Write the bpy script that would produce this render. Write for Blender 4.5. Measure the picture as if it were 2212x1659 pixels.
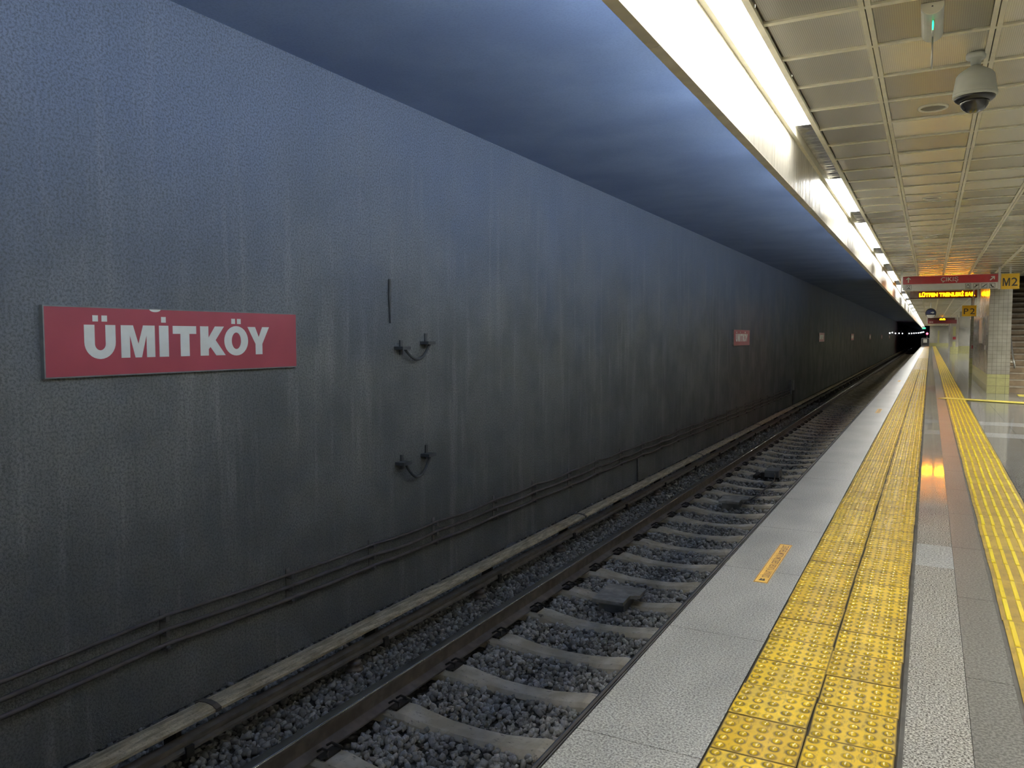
import bpy, math, random
import numpy as np
from mathutils import Matrix, Vector

random.seed(7)
rng = np.random.default_rng(7)
for o in list(bpy.data.objects):
    bpy.data.objects.remove(o)
scene = bpy.context.scene
C = scene.collection

# ------------------------------------------------------------------ camera
F_PX, W_PX = 1705.0, 2212.0
cam_d = bpy.data.cameras.new('camera')
cam_d.sensor_width = 36.0
cam_d.lens = 36.0 * F_PX / W_PX
cam_d.clip_end = 2000
cam = bpy.data.objects.new('camera', cam_d)
C.objects.link(cam)
_r = Vector((0.88406101, 0.46737151, 0.0))
_u = Vector((-0.02804648, 0.05305158, 0.99819784))
_f = Vector((-0.46652923, 0.88246779, -0.06000896))
cam.matrix_world = Matrix(((_r.x, _u.x, -_f.x, 0), (_r.y, _u.y, -_f.y, 0), (_r.z, _u.z, -_f.z, 1.487), (0, 0, 0, 1)))
scene.camera = cam

# ------------------------------------------------------------------ world, exposure
world = bpy.data.worlds.new('world')
scene.world = world
world.use_nodes = True
world.node_tree.nodes['Background'].inputs[0].default_value = (0.05, 0.06, 0.08, 1)
world.node_tree.nodes['Background'].inputs[1].default_value = 0.02
vs = scene.view_settings
vs.view_transform = 'Standard'
vs.look = 'None'
vs.exposure = 0.0
vs.gamma = 1.0
vs.use_curve_mapping = False
scene.cycles.max_bounces = 6
scene.cycles.diffuse_bounces = 4
scene.cycles.glossy_bounces = 3
scene.cycles.transmission_bounces = 2
scene.cycles.caustics_reflective = False
scene.cycles.caustics_refractive = False
scene.cycles.sample_clamp_indirect = 8.0
scene.cycles.adaptive_threshold = 0.03

LIGHT = 35.0           # emission of the lit trough panels
LED_E = 80.0
HALL_FILL_E = 190.0  # emission of the added, unseen hall fill lights
TRACK_FILL_E = 68.0         # emission of the added fill lights behind the bulkhead

# ------------------------------------------------------------------ key measures (metres, platform top z = 0)
ZC = 3.127             # platform ceiling
XW = -4.80             # tunnel wall
ZT = 3.85              # track ceiling
Y0, Y1 = -9.0, 137.0   # built length of the station
ZR = -1.04             # rail top
ZS = -1.213            # sleeper top at the rail seat
ZB = -1.282            # ballast
PANEL = 1.2375

# ================================================================== helpers
class MB:
    def __init__(s):
        s.v, s.f = [], []
    def add(s, vs, fs):
        n = len(s.v)
        s.v += [tuple(p) for p in vs]
        s.f += [tuple(i + n for i in q) for q in fs]
        return s
    def box(s, x0, x1, y0, y1, z0, z1):
        return s.add([(x0, y0, z0), (x1, y0, z0), (x1, y1, z0), (x0, y1, z0), (x0, y0, z1), (x1, y0, z1), (x1, y1, z1), (x0, y1, z1)],
                     [(0, 3, 2, 1), (4, 5, 6, 7), (0, 1, 5, 4), (1, 2, 6, 5), (2, 3, 7, 6), (3, 0, 4, 7)])
    def prism(s, poly, a0, a1, axis='y'):
        """extrude a closed polygon; axis y: poly=(x,z); axis x: poly=(y,z); axis z: poly=(x,y)"""
        def P(p, a):
            return {'y': (p[0], a, p[1]), 'x': (a, p[0], p[1]), 'z': (p[0], p[1], a)}[axis]
        n = len(poly)
        vs = [P(p, a0) for p in poly] + [P(p, a1) for p in poly]
        fs = [(i, (i + 1) % n, n + (i + 1) % n, n + i) for i in range(n)]
        fs += [tuple(range(n))[::-1], tuple(range(n, 2 * n))]
        return s.add(vs, fs)
    def tube(s, pts, r, n=8):
        pts = [Vector(p) for p in pts]
        rings = []
        for i, p in enumerate(pts):
            d = (pts[min(i + 1, len(pts) - 1)] - pts[max(i - 1, 0)]).normalized()
            a = Vector((0, 0, 1)) if abs(d.z) < .9 else Vector((1, 0, 0))
            u = d.cross(a).normalized()
            w = d.cross(u).normalized()
            rr = r[i] if isinstance(r, (list, tuple)) else r
            rings.append([p + u * math.cos(2 * math.pi * k / n) * rr + w * math.sin(2 * math.pi * k / n) * rr for k in range(n)])
        vs = [q for ring in rings for q in ring]
        fs = []
        for i in range(len(rings) - 1):
            for k in range(n):
                fs.append((i * n + k, i * n + (k + 1) % n, (i + 1) * n + (k + 1) % n, (i + 1) * n + k))
        fs.append(tuple(range(n))[::-1])
        fs.append(tuple(range((len(rings) - 1) * n, len(rings) * n)))
        return s.add(vs, fs)
    def lathe(s, prof, cx, cy, n=24, cap=True):
        """prof: list of (r, z), around the vertical axis at cx, cy"""
        vs, fs = [], []
        for r, z in prof:
            vs += [(cx + r * math.cos(2 * math.pi * k / n), cy + r * math.sin(2 * math.pi * k / n), z) for k in range(n)]
        for i in range(len(prof) - 1):
            for k in range(n):
                fs.append((i * n + k, i * n + (k + 1) % n, (i + 1) * n + (k + 1) % n, (i + 1) * n + k))
        if cap:
            fs.append(tuple(range(n))[::-1])
            fs.append(tuple(range((len(prof) - 1) * n, len(prof) * n)))
        return s.add(vs, fs)
    def mesh(s, name, smooth=False):
        me = bpy.data.meshes.new(name)
        me.from_pydata(s.v, [], s.f)
        import bmesh
        bm = bmesh.new()
        bm.from_mesh(me)
        bmesh.ops.recalc_face_normals(bm, faces=bm.faces)
        bm.to_mesh(me)
        bm.free()
        if smooth:
            me.polygons.foreach_set('use_smooth', [True] * len(me.polygons))
        return me

def link(name, data, mat=None, parent=None, loc=None, rot=None):
    if mat is not None and hasattr(data, 'materials') and len(data.materials) == 0:
        data.materials.append(mat)
    o = bpy.data.objects.new(name, data)
    C.objects.link(o)
    if parent is not None:
        o.parent = parent
    if loc is not None:
        o.location = loc
    if rot is not None:
        o.rotation_euler = rot
    return o

def obj(name, mb, mat, parent=None, smooth=False, loc=None, rot=None):
    return link(name, mb.mesh(name, smooth), mat, parent, loc, rot)

def empty(name, loc=(0, 0, 0), parent=None):
    o = link(name, None, None, parent, loc)
    o.empty_display_size = .1
    return o

def tag(o, label, cat, group=None):
    o['label'] = label
    o['category'] = cat
    if group:
        o['group'] = group
    return o

def struct(o, label=None, cat=None):
    o['kind'] = 'structure'
    if label:
        o['label'] = label
    if cat:
        o['category'] = cat
    return o

def at(part, root):
    """parent a part whose mesh is in world coordinates under a root that sits at root.location"""
    part.parent = root
    part.location = -Vector(root.location)
    return part

def text_mb(txt, org, ex, ey, w, h, bold=0.0, depth=0.002):
    """lettering fitted into the box org .. org + w*ex + h*ey"""
    cu = bpy.data.curves.new('t', 'FONT')
    cu.body = txt
    cu.size = 1
    cu.offset = bold
    cu.resolution_u = 3
    o = bpy.data.objects.new('t', cu)
    C.objects.link(o)
    dg = bpy.context.evaluated_depsgraph_get()
    me = bpy.data.meshes.new_from_object(o.evaluated_get(dg))
    vs = np.array([v.co[:] for v in me.vertices])
    fs = [tuple(p.vertices) for p in me.polygons]
    bpy.data.objects.remove(o)
    bpy.data.curves.remove(cu)
    bpy.data.meshes.remove(me)
    lo, hi = vs.min(0), vs.max(0)
    ex, ey = Vector(ex), Vector(ey)
    ez = ex.cross(ey)
    org = Vector(org)
    mb = MB()
    out = []
    for v in vs:
        a = (v[0] - lo[0]) / (hi[0] - lo[0]) * w
        b = (v[1] - lo[1]) / (hi[1] - lo[1]) * h
        out.append(org + ex * a + ey * b + ez * depth)
    mb.add(out, fs)
    return mb

def name_mb(sy, x0, x1):
    """the bold station name ÜMİTKÖY, drawn letter by letter on the sign's face"""
    o = sy - 2.925
    mb = MB()
    def poly(pts):
        mb.prism([(a + o, b) for a, b in pts], x0, x1, 'x')
    def rect(a, b, c, d):
        poly([(a, c), (b, c), (b, d), (a, d)])
    t_, b_ = 1.563, 1.345
    N = 16
    def strip(outer, inner):
        for i in range(len(outer) - 1):
            poly([outer[i], outer[i + 1], inner[i + 1], inner[i]])
    strip([(3.180, t_)] + [(3.290 - .110 * math.cos(math.pi * i / N), 1.451 - .110 * math.sin(math.pi * i / N)) for i in range(N + 1)] + [(3.400, t_)],
          [(3.252, t_)] + [(3.290 - .038 * math.cos(math.pi * i / N), 1.440 - .042 * math.sin(math.pi * i / N)) for i in range(N + 1)] + [(3.328, t_)])
    poly([(3.439, b_), (3.439, t_), (3.531, t_), (3.5695, 1.437), (3.608, t_), (3.700, t_), (3.700, b_), (3.634, b_), (3.634, 1.497), (3.594, b_), (3.545, b_), (3.505, 1.497), (3.505, b_)])
    rect(3.735, 3.812, b_, t_)
    rect(3.848, 4.051, 1.506, t_)
    rect(3.912, 3.990, b_, 1.507)
    poly([(4.087, b_), (4.087, t_), (4.162, t_), (4.162, 1.478), (4.224, t_), (4.310, t_), (4.228, 1.460), (4.322, b_), (4.232, b_), (4.178, 1.410), (4.162, 1.392), (4.162, b_)])
    E = [(math.cos(2 * math.pi * i / 32), math.sin(2 * math.pi * i / 32)) for i in range(33)]
    strip([(4.430 + .119 * a, 1.454 + .114 * b) for a, b in E], [(4.430 + .046 * a, 1.454 + .064 * b) for a, b in E])
    poly([(4.545, t_), (4.624, t_), (4.662, 1.482), (4.700, t_), (4.775, t_), (4.699, 1.428), (4.699, b_), (4.627, b_), (4.627, 1.428)])
    for a, b in ((3.240, 3.278), (3.303, 3.342), (3.754, 3.792), (4.383, 4.420), (4.440, 4.477)):
        rect(a, b, 1.584, 1.624)
    return mb

def m_mb(x0, x1, y, z0, z1, w):
    """a light capital M on a face looking down the platform"""
    c = (x0 + x1) / 2
    mb = MB()
    zi = z0 + (z1 - z0) * .30
    mb.prism([(x0, z0), (x0, z1), (x0 + w * 1.25, z1), (c, z0 + (z1 - z0) * .34), (x1 - w * 1.25, z1), (x1, z1), (x1, z0), (x1 - w, z0), (x1 - w, z1 - (z1 - z0) * .22), (c + w * .42, z0), (c - w * .42, z0), (x0 + w, z1 - (z1 - z0) * .22), (x0 + w, z0)], y - .003, y)
    return mb

ORD = ['nearest', 'second nearest', 'third nearest', 'fourth nearest', 'fifth nearest', 'sixth nearest', 'seventh nearest',
       'eighth nearest', 'ninth nearest', 'tenth nearest', 'eleventh nearest', 'twelfth nearest', 'thirteenth nearest', 'fourteenth nearest', 'fifteenth nearest',
       'sixteenth nearest', 'seventeenth nearest', 'eighteenth nearest', 'nineteenth nearest', 'twentieth nearest']

# ------------------------------------------------------------------ materials
class NT:
    def __init__(s, name):
        s.m = bpy.data.materials.new(name)
        s.m.use_nodes = True
        s.t = s.m.node_tree
        s.b = s.t.nodes['Principled BSDF']
    def n(s, kind, **kw):
        nd = s.t.nodes.new(kind)
        for k, v in kw.items():
            if k.startswith('i_'):
                nd.inputs[k[2:].replace('_', ' ')].default_value = v
            else:
                setattr(nd, k, v)
        return nd
    def l(s, a, b):
        s.t.links.new(a, b)
    def pos(s, scale=(1, 1, 1), obj=False):
        if obj:
            src = s.n('ShaderNodeTexCoord').outputs['Object']
        else:
            src = s.n('ShaderNodeNewGeometry').outputs['Position']
        mp = s.n('ShaderNodeMapping')
        mp.inputs['Scale'].default_value = scale
        s.l(src, mp.inputs['Vector'])
        return mp.outputs['Vector']
    def noise(s, vec, scale, detail=3, rough=.55):
        nd = s.n('ShaderNodeTexNoise')
        nd.inputs['Scale'].default_value = scale
        nd.inputs['Detail'].default_value = detail
        nd.inputs['Roughness'].default_value = rough
        s.l(vec, nd.inputs['Vector'])
        return nd.outputs['Fac']
    def ramp(s, fac, stops):
        if len(stops) == 2:
            nd = s.n('ShaderNodeMapRange', interpolation_type='SMOOTHSTEP')
            s.l(fac, nd.inputs['Value'])
            for k, v in zip(('From Min', 'From Max', 'To Min', 'To Max'), (stops[0][0], stops[1][0], stops[0][1], stops[1][1])):
                nd.inputs[k].default_value = v
            return nd.outputs['Result']
        nd = s.n('ShaderNodeValToRGB')
        e = nd.color_ramp.elements
        while len(e) < len(stops):
            e.new(.5)
        for el, (p, c) in zip(e, stops):
            el.position = p
            el.color = (c, c, c, 1) if isinstance(c, (int, float)) else (*c, 1)
        s.l(fac, nd.inputs['Fac'])
        return nd.outputs['Color']
    def mix(s, fac, a, b, mode='MIX'):
        nd = s.n('ShaderNodeMix', data_type='RGBA', blend_type=mode)
        for sock, v in (('Factor', fac), ('A', a), ('B', b)):
            i = [k for k in nd.inputs if k.name == sock and k.enabled][0]
            if hasattr(v, 'links'):
                s.l(v, i)
            elif isinstance(v, (int, float)):
                i.default_value = v if sock == 'Factor' else (v, v, v, 1)
            else:
                i.default_value = (*v, 1)
        return [k for k in nd.outputs if k.enabled][0]
    def math(s, op, a, b=0.0):
        nd = s.n('ShaderNodeMath', operation=op)
        for i, v in enumerate((a, b)):
            if hasattr(v, 'links'):
                s.l(v, nd.inputs[i])
            else:
                nd.inputs[i].default_value = v
        return nd.outputs[0]
    def bump(s, h, strength=.3, dist=.01):
        nd = s.n('ShaderNodeBump')
        nd.inputs['Strength'].default_value = strength
        nd.inputs['Distance'].default_value = dist
        s.l(h, nd.inputs['Height'])
        s.l(nd.outputs['Normal'], s.b.inputs['Normal'])
    def set(s, color=None, rough=.5, metal=0.0, spec=.5):
        if color is not None:
            if hasattr(color, 'links'):
                s.l(color, s.b.inputs['Base Color'])
            else:
                s.b.inputs['Base Color'].default_value = (*color, 1)
        if hasattr(rough, 'links'):
            s.l(rough, s.b.inputs['Roughness'])
        else:
            s.b.inputs['Roughness'].default_value = rough
        s.b.inputs['Metallic'].default_value = metal
        s.b.inputs['Specular IOR Level'].default_value = spec
        return s.m

def plain(name, color, rough=.5, metal=0.0, spec=.5, grime=.25, scale=9.0):
    t = NT(name)
    v = t.pos()
    g = t.noise(v, scale, 2)
    c = t.mix(t.ramp(g, [(.35, 0), (.7, 1)]), tuple(k * (1 - grime) for k in color), color)
    return t.set(c, rough, metal, spec)

def emit(name, color, strength):
    t = NT(name)
    t.b.inputs['Base Color'].default_value = (*[min(1, c) for c in color], 1)
    t.b.inputs['Emission Color'].default_value = (*color, 1)
    t.b.inputs['Emission Strength'].default_value = strength
    return t.m

def granite(name, dark, light, scale, lo=.38, hi=.62, rough=.3, stain=.25, bands=0.0):
    t = NT(name)
    v = t.pos()
    sp = t.noise(v, scale, 2, .7)
    c = t.mix(t.ramp(sp, [(lo, 0), (hi, 1)]), dark, light)
    big = t.noise(t.pos((1, .6, 1)), 2.3, 2)
    c = t.mix(t.ramp(big, [(.35, 1), (.7, 0)]), c, tuple(k * (1 - stain) for k in dark), 'MIX') if stain > .5 else \
        t.mix(1.0, c, t.ramp(big, [(.3, 1 - stain), (.7, 1.0)]), 'MULTIPLY')
    return t.set(c, rough, 0, .5)

M = {}
# tunnel wall: sooty concrete, vertical run-off streaks, blue lens glare painted into the upper part
t = NT('tunnel_concrete')
v = t.pos()
fine = t.noise(v, 60, 2, .7)
blot = t.noise(v, 1.1, 3, .6)
streak = t.noise(t.pos((1, 3.2, .30)), 1.7, 3, .70)
streak2 = t.noise(t.pos((1, 14.0, .25)), 2.0, 1, .6)
low = t.mix(t.ramp(blot, [(.3, 0), (.72, 1)]), (.175, .190, .186), (.265, .275, .262))
low = t.mix(t.ramp(streak, [(.50, 0), (.78, .50)]), low, (.42, .42, .405))
low = t.mix(t.ramp(streak2, [(.58, 0), (.85, .30)]), low, (.11, .125, .13))
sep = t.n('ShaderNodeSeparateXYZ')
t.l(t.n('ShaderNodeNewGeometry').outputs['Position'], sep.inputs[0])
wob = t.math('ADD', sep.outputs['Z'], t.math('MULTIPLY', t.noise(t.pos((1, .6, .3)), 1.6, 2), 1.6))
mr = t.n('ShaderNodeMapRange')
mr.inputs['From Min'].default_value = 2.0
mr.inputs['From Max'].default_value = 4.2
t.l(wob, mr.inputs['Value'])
glare_col = t.mix(mr.outputs[0], low, t.mix(.74, low, (.205, .270, .430)))
glare_col = t.mix(t.ramp(fine, [(.30, .65), (.62, 0)]), glare_col, (.09, .095, .10))
t.bump(fine, .8, .014)
M['concrete'] = t.set(glare_col, .85, 0, .25)
t = NT('track_ceiling_paint')
v = t.pos()
b1 = t.noise(v, .8, 4)
c = t.mix(t.ramp(b1, [(.3, 0), (.7, 1)]), (.160, .215, .365), (.205, .270, .430))
c = t.mix(t.ramp(t.noise(v, 55, 3, .7), [(.3, .3), (.6, 0)]), c, (.11, .14, .22))
M['track_ceiling'] = t.set(c, .8, 0, .25)

M['granite_edge'] = granite('granite_edge', (.12, .12, .112), (.48, .48, .45), 115, .34, .66, .34, .25)
M['granite_salt'] = granite('granite_salt', (.10, .097, .09), (.66, .65, .62), 115, .36, .64, .06, .10)
M['granite_light'] = granite('granite_light', (.28, .295, .30), (.62, .64, .66), 80, .36, .62, .08, .08)
M['granite_dark'] = granite('granite_dark', (.10, .10, .096), (.26, .26, .25), 85, .38, .64, .36, .15)
M['granite_hall'] = granite('granite_hall', (.16, .16, .15), (.40, .40, .38), 85, .36, .66, .08, .12)
M['mortar'] = plain('mortar', (.13, .125, .115), .8)

# yellow studded tile: dirt collects in rings around the studs
def yellow(name, studs):
    t = NT(name)
    tc = t.n('ShaderNodeTexCoord')
    info = t.n('ShaderNodeObjectInfo')
    v = t.pos()
    base = t.mix(info.outputs['Random'], (.64, .41, .020), (.86, .59, .022))
    worn = t.noise(v, 5.0, 5, .65)
    c = t.mix(t.ramp(worn, [(.42, 0), (.70, .70)]), base, (.44, .33, .10))
    smear = t.noise(t.pos((7, 2, 1)), 6.0, 4, .7)
    c = t.mix(t.ramp(smear, [(.50, 0), (.72, .65)]), c, (.17, .125, .05))
    if studs:
        sp = t.n('ShaderNodeSeparateXYZ')
        t.l(tc.outputs['Object'], sp.inputs[0])
        def cell(a):
            k = t.math('FRACT', t.math('ADD', t.math('DIVIDE', a, .06), 10.5))
            return t.math('MULTIPLY', t.math('SUBTRACT', k, .5), .06)
        dx, dy = cell(sp.outputs['X']), cell(sp.outputs['Y'])
        d = t.math('SQRT', t.math('ADD', t.math('MULTIPLY', dx, dx), t.math('MULTIPLY', dy, dy)))
        ring = t.ramp(t.math('MULTIPLY', d, 20), [(.24, 0), (.29, 1), (.36, 1), (.52, 0)])
        patch = t.ramp(t.noise(v, 7, 4, .7), [(.30, .45), (.62, 1.0)])
        c = t.mix(t.math('MULTIPLY', ring, patch), c, (.12, .085, .03))
        edge = t.math('MAXIMUM', t.math('ABSOLUTE', sp.outputs['X']), t.math('ABSOLUTE', sp.outputs['Y']))
        c = t.mix(t.ramp(edge, [(.1405, 0), (.1465, .8)]), c, (.09, .065, .025))
    else:
        c = t.mix(.60, c, (.20, .145, .05))
    return t.set(c, t.ramp(worn, [(.3, .45), (.7, .65)]), 0, .35)
M['yellow'] = yellow('yellow_studded', True)
M['stud'] = plain('yellow_stud', (.80, .56, .030), .22, 0, .7, grime=.45, scale=16)
M['dark_joint'] = plain('dark_joint', (.035, .03, .022), .9)
M['yellow_far'] = plain('yellow_distant', (.62, .42, .05), .4, grime=.35, scale=3)
M['guide_base'] = yellow('yellow_guide_base', False)
t = NT('yellow_bar')
info = t.n('ShaderNodeObjectInfo')
c = t.mix(info.outputs['Random'], (.80, .60, .015), (.95, .78, .02))
c = t.mix(t.ramp(t.noise(t.pos((10, 3, 1)), 4, 4), [(.55, 0), (.78, .6)]), c, (.45, .30, .04))
M['guide_bar'] = t.set(c, .38)
M['tape_yellow'] = plain('yellow_floor_strip', (.86, .74, .14), .4, grime=.1)
M['nosing'] = plain('edge_nosing_metal', (.030, .027, .024), .5, .0, grime=.3)
M['nosing_lip'] = plain('edge_nosing_lip', (.55, .54, .52), .3, .9)

# platform ceiling
for nm, perf in (('panel', True), ('panel_plain', False)):
    t = NT('ceiling_panel_metal')
    info = t.n('ShaderNodeObjectInfo')
    v = t.pos()
    base = t.mix(info.outputs['Random'], (.38, .36, .31), (.84, .81, .72))
    if perf:
        wv = t.n('ShaderNodeTexWave', wave_type='BANDS', bands_direction='X')
        wv.inputs['Scale'].default_value = 1 / .0104 / 20 * 2 * math.pi
        wv.inputs['Distortion'].default_value = 0
        t.l(v, wv.inputs['Vector'])
        base = t.mix(t.ramp(wv.outputs['Fac'], [(.2, .28), (.6, 0)]), base, (.16, .145, .12))
    M[nm] = t.set(base, .26, .45, .5)
M['panel_far'] = plain('ceiling_panel_distant', (.62, .595, .52), .36, .4, grime=.3, scale=2.0)
M['grid'] = plain('ceiling_grid_enamel', (.90, .865, .72), .5, grime=.08)
M['grille'] = plain('speaker_grille', (.24, .22, .18), .6)
M['slot'] = plain('ceiling_void', (.02, .02, .02), .9)

# bulkhead
t = NT('bulkhead_enamel')
v = t.pos()
s1 = t.noise(t.pos((1, 9, .5)), 2.2, 5, .7)
c = t.mix(t.ramp(s1, [(.42, 0), (.72, .65)]), (.60, .58, .52), (.24, .225, .195))
M['bulkhead'] = t.set(c, t.ramp(s1, [(.3, .22), (.7, .5)]), 0, .5)
M['soffit'] = plain('soffit_enamel', (.80, .76, .66), .5, grime=.15)
M['diffuser'] = emit('lit_diffuser', (1.0, .985, .93), LIGHT)
M['hall_fill_diffuser'] = emit('hall_fill_diffuser', (1.0, .97, .88), HALL_FILL_E)
M['reflector'] = plain('louvre_metal', (.80, .80, .79), .16, 1.0, grime=.15)
M['fixture'] = plain('fixture_enamel', (.70, .68, .60), .4)

# track
for nm, lo_, hi_ in (('stone', (.22, .215, .20), (.66, .65, .62)), ('stone_shaded', (.13, .13, .122), (.40, .395, .375))):  # second is a darker copy of the first, shade put into its colour
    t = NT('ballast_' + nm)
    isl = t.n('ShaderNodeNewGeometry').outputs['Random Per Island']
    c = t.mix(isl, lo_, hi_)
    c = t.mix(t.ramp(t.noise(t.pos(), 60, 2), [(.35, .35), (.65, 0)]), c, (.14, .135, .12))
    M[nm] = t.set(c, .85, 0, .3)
t = NT('ballast_bed')
v = t.pos()
vo = t.n('ShaderNodeTexVoronoi')
vo.inputs['Scale'].default_value = 18
t.l(v, vo.inputs['Vector'])
c = t.mix(t.ramp(vo.outputs['Distance'], [(.1, 1), (.6, 0)]), (.05, .05, .045), (.21, .205, .19))
t.bump(vo.outputs['Distance'], 1.0, -.04)
M['bed'] = t.set(c, .9, 0, .2)
t = NT('sleeper_concrete')
v = t.pos()
c = t.mix(t.ramp(t.noise(v, 4, 4), [(.35, 0), (.7, 1)]), (.50, .45, .335), (.73, .675, .56))
c = t.mix(t.ramp(t.noise(t.pos((6, 12, 1)), 3, 4, .7), [(.58, 0), (.70, .8)]), c, (.16, .145, .12))
M['sleeper'] = t.set(c, .85, 0, .25)
M['rail'] = plain('rail_rust', (.19, .165, .145), .6, .1, grime=.35)
M['rail_top'] = plain('rail_polished', (.55, .55, .56), .16, 1.0, grime=.1)
M['clip'] = plain('clip_steel', (.05, .047, .043), .55, .4)
t = NT('third_rail_cover')
v = t.pos()
c = t.mix(t.ramp(t.noise(t.pos((8, 1.2, 8)), 4, 5, .7), [(.35, 0), (.7, 1)]), (.36, .30, .19), (.75, .65, .44))
c = t.mix(t.ramp(t.noise(v, 70, 3, .7), [(.5, 0), (.75, .6)]), c, (.09, .08, .055))
M['cover'] = t.set(c, .75)
M['conductor'] = plain('conductor_rail', (.28, .25, .215), .45, .3)
M['insulator'] = plain('insulator_brown', (.12, .10, .085), .5)
M['cable'] = plain('cable_sheath', (.15, .135, .13), .6)
M['bracket'] = plain('galvanised_bracket', (.26, .26, .255), .5, .5)
M['hose'] = plain('black_hose', (.095, .105, .11), .6)
M['block'] = plain('grey_block', (.28, .295, .295), .7)
M['block_top'] = plain('concrete_cap', (.46, .45, .41), .8, grime=.35)

# signs, fittings
M['sign_red'] = plain('sign_red', (.50, .080, .115), .4, grime=.12, scale=2.5)
M['sign_white'] = plain('sign_lettering', (.95, .97, .91), .5, grime=.06)
M['hang_red'] = plain('hanging_sign_red', (.42, .012, .022), .35, grime=.1)
M['hang_dark'] = plain('hanging_sign_dark_red', (.13, .006, .012), .35, grime=.1)
M['hang_white'] = plain('hanging_sign_white', (.72, .73, .70), .35, grime=.06)
M['alu'] = plain('aluminium', (.60, .60, .58), .4, .6, grime=.1)
M['black'] = plain('black_print', (.02, .018, .016), .5)
M['sign_yellow'] = plain('sign_yellow', (.86, .53, .012), .4, grime=.06)
M['sticker'] = plain('sticker_amber', (.80, .47, .055), .45, grime=.12)
M['sticker_ink'] = plain('sticker_brown_ink', (.16, .045, .012), .5)
M['led'] = emit('led_amber', (1.0, .30, .0003), LED_E)
M['led_case'] = plain('led_case', (.055, .012, .008), .4, grime=.2)
M['led_grey'] = plain('led_case_grey', (.22, .21, .22), .45)
M['camera_white'] = plain('camera_enamel', (.56, .58, .54), .4, grime=.1)
M['dark_plastic'] = plain('dark_plastic', (.02, .022, .028), .3)
t = NT('smoked_dome')
M['dome'] = t.set((.03, .03, .035), .04, 0, .8)
M['green_led'] = emit('green_led', (.02, 1.0, .35), 3.0)
M['blue'] = plain('sign_blue', (.02, .03, .12), .4)
t = NT('tile_grey')
c = t.mix(t.ramp(t.noise(t.pos(), 3, 3), [(.3, 0), (.7, 1)]), (.29, .28, .24), (.38, .365, .315))
M['tile'] = t.set(c, .22, 0, .5)
M['tile_yellow'] = plain('tile_pale_yellow', (.46, .45, .21), .25, grime=.12)
M['grout'] = plain('grout', (.14, .135, .11), .8)
M['wall_plain'] = plain('wall_panel', (.44, .435, .40), .5, grime=.15, scale=2)
M['step'] = plain('stair_stone', (.40, .30, .19), .5, grime=.3, scale=5)
M['step_edge'] = plain('stair_nosing', (.55, .50, .40), .4)
M['red_box'] = plain('red_box', (.30, .02, .03), .4)
M['tunnel_lamp'] = emit('tunnel_lamp', (.95, .97, 1.0), 8)
M['tunnel_lamp'].cycles.emission_sampling = 'NONE'
M['red_lamp'] = emit('red_signal', (1.0, .05, .10), 14)
M['green_sign'] = emit('green_exit', (.02, .30, .20), .6)

# ================================================================== structure
# ---- floor with granite slabs
floor = struct(obj('floor', MB().box(-1.147, 5.0, Y0, Y1, -.30, -.014), M['mortar']), 'platform floor of grey granite slabs beside the track', 'floor')
YS = 24.0
def slabs(name, x0, x1, pitch, start, mat, light=None):
    k0 = int(math.floor((Y0 - start) / pitch))
    y = start + k0 * pitch
    me = MB().box(0, x1 - x0, 0, pitch - .004, -.02, 0).mesh(name)
    me.materials.append(mat)
    me2 = None
    while y < YS:
        if y > 1.0:
            use = me
            if light and any(abs(y - q) < pitch * .5 for q in light):
                if me2 is None:
                    me2 = me.copy()
                    me2.materials.clear()
                    me2.materials.append(M['granite_light'])
                use = me2
            link('granite_slab', use, None, floor, (x0, y, 0))
        else:
            ys = y
        y += pitch
    first = ys + pitch
    obj('granite_paving', MB().box(x0, x1, Y0, first - .004, -.02, 0), mat, floor)
    obj('granite_paving', MB().box(x0, x1, y, Y1, -.02, 0), mat, floor)
slabs('granite_slab', -1.146, -.672, 1.21, 5.12, M['granite_edge'])
slabs('granite_slab', -.043, .178, .605, 5.12, M['granite_salt'], (5.725, 13.59, 15.405))
slabs('granite_slab', .180, .362, 1.21, 5.12, M['granite_dark'])
slabs('granite_slab', .790, 1.200, 1.21, 5.12, M['granite_hall'])
slabs('granite_slab', 1.203, 1.95, 1.21, 5.72, M['granite_hall'])
for yb in (13.59, 15.405):
    obj('granite_cross_slab', MB().box(.789, 1.201, yb, yb + .6, -.018, .0006), M['granite_light'], floor)
    obj('granite_cross_slab', MB().box(1.202, 1.951, yb, yb + .6, -.018, .0006), M['granite_light'], floor)
obj('granite_paving', MB().box(1.953, 5.0, Y0, Y1, -.02, 0), M['granite_hall'], floor)

# platform edge nosing (extruded metal) and the platform's side wall
nos = obj('trim_1', MB().prism([(-1.181, -.075), (-1.181, -.010), (-1.175, -.001), (-1.163, -.001), (-1.160, -.012), (-1.149, -.012), (-1.149, -.075)], Y0, Y1), M['nosing'])
struct(nos, 'dark metal nosing strip along the platform edge', 'trim')
obj('lip', MB().prism([(-1.1575, -.014), (-1.1575, -.001), (-1.152, .0008), (-1.150, -.014)], Y0, Y1), M['nosing_lip'], nos)
struct(obj('wall_platform', MB().prism([(-1.1485, -.02), (-1.178, -.075), (-1.178, -.22), (-.95, -.26), (-.95, -1.5), (-.75, -1.5), (-.75, -.305), (-1.15, -.305)], Y0, Y1), M['concrete']),
       'concrete side of the platform below its edge', 'wall')

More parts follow.
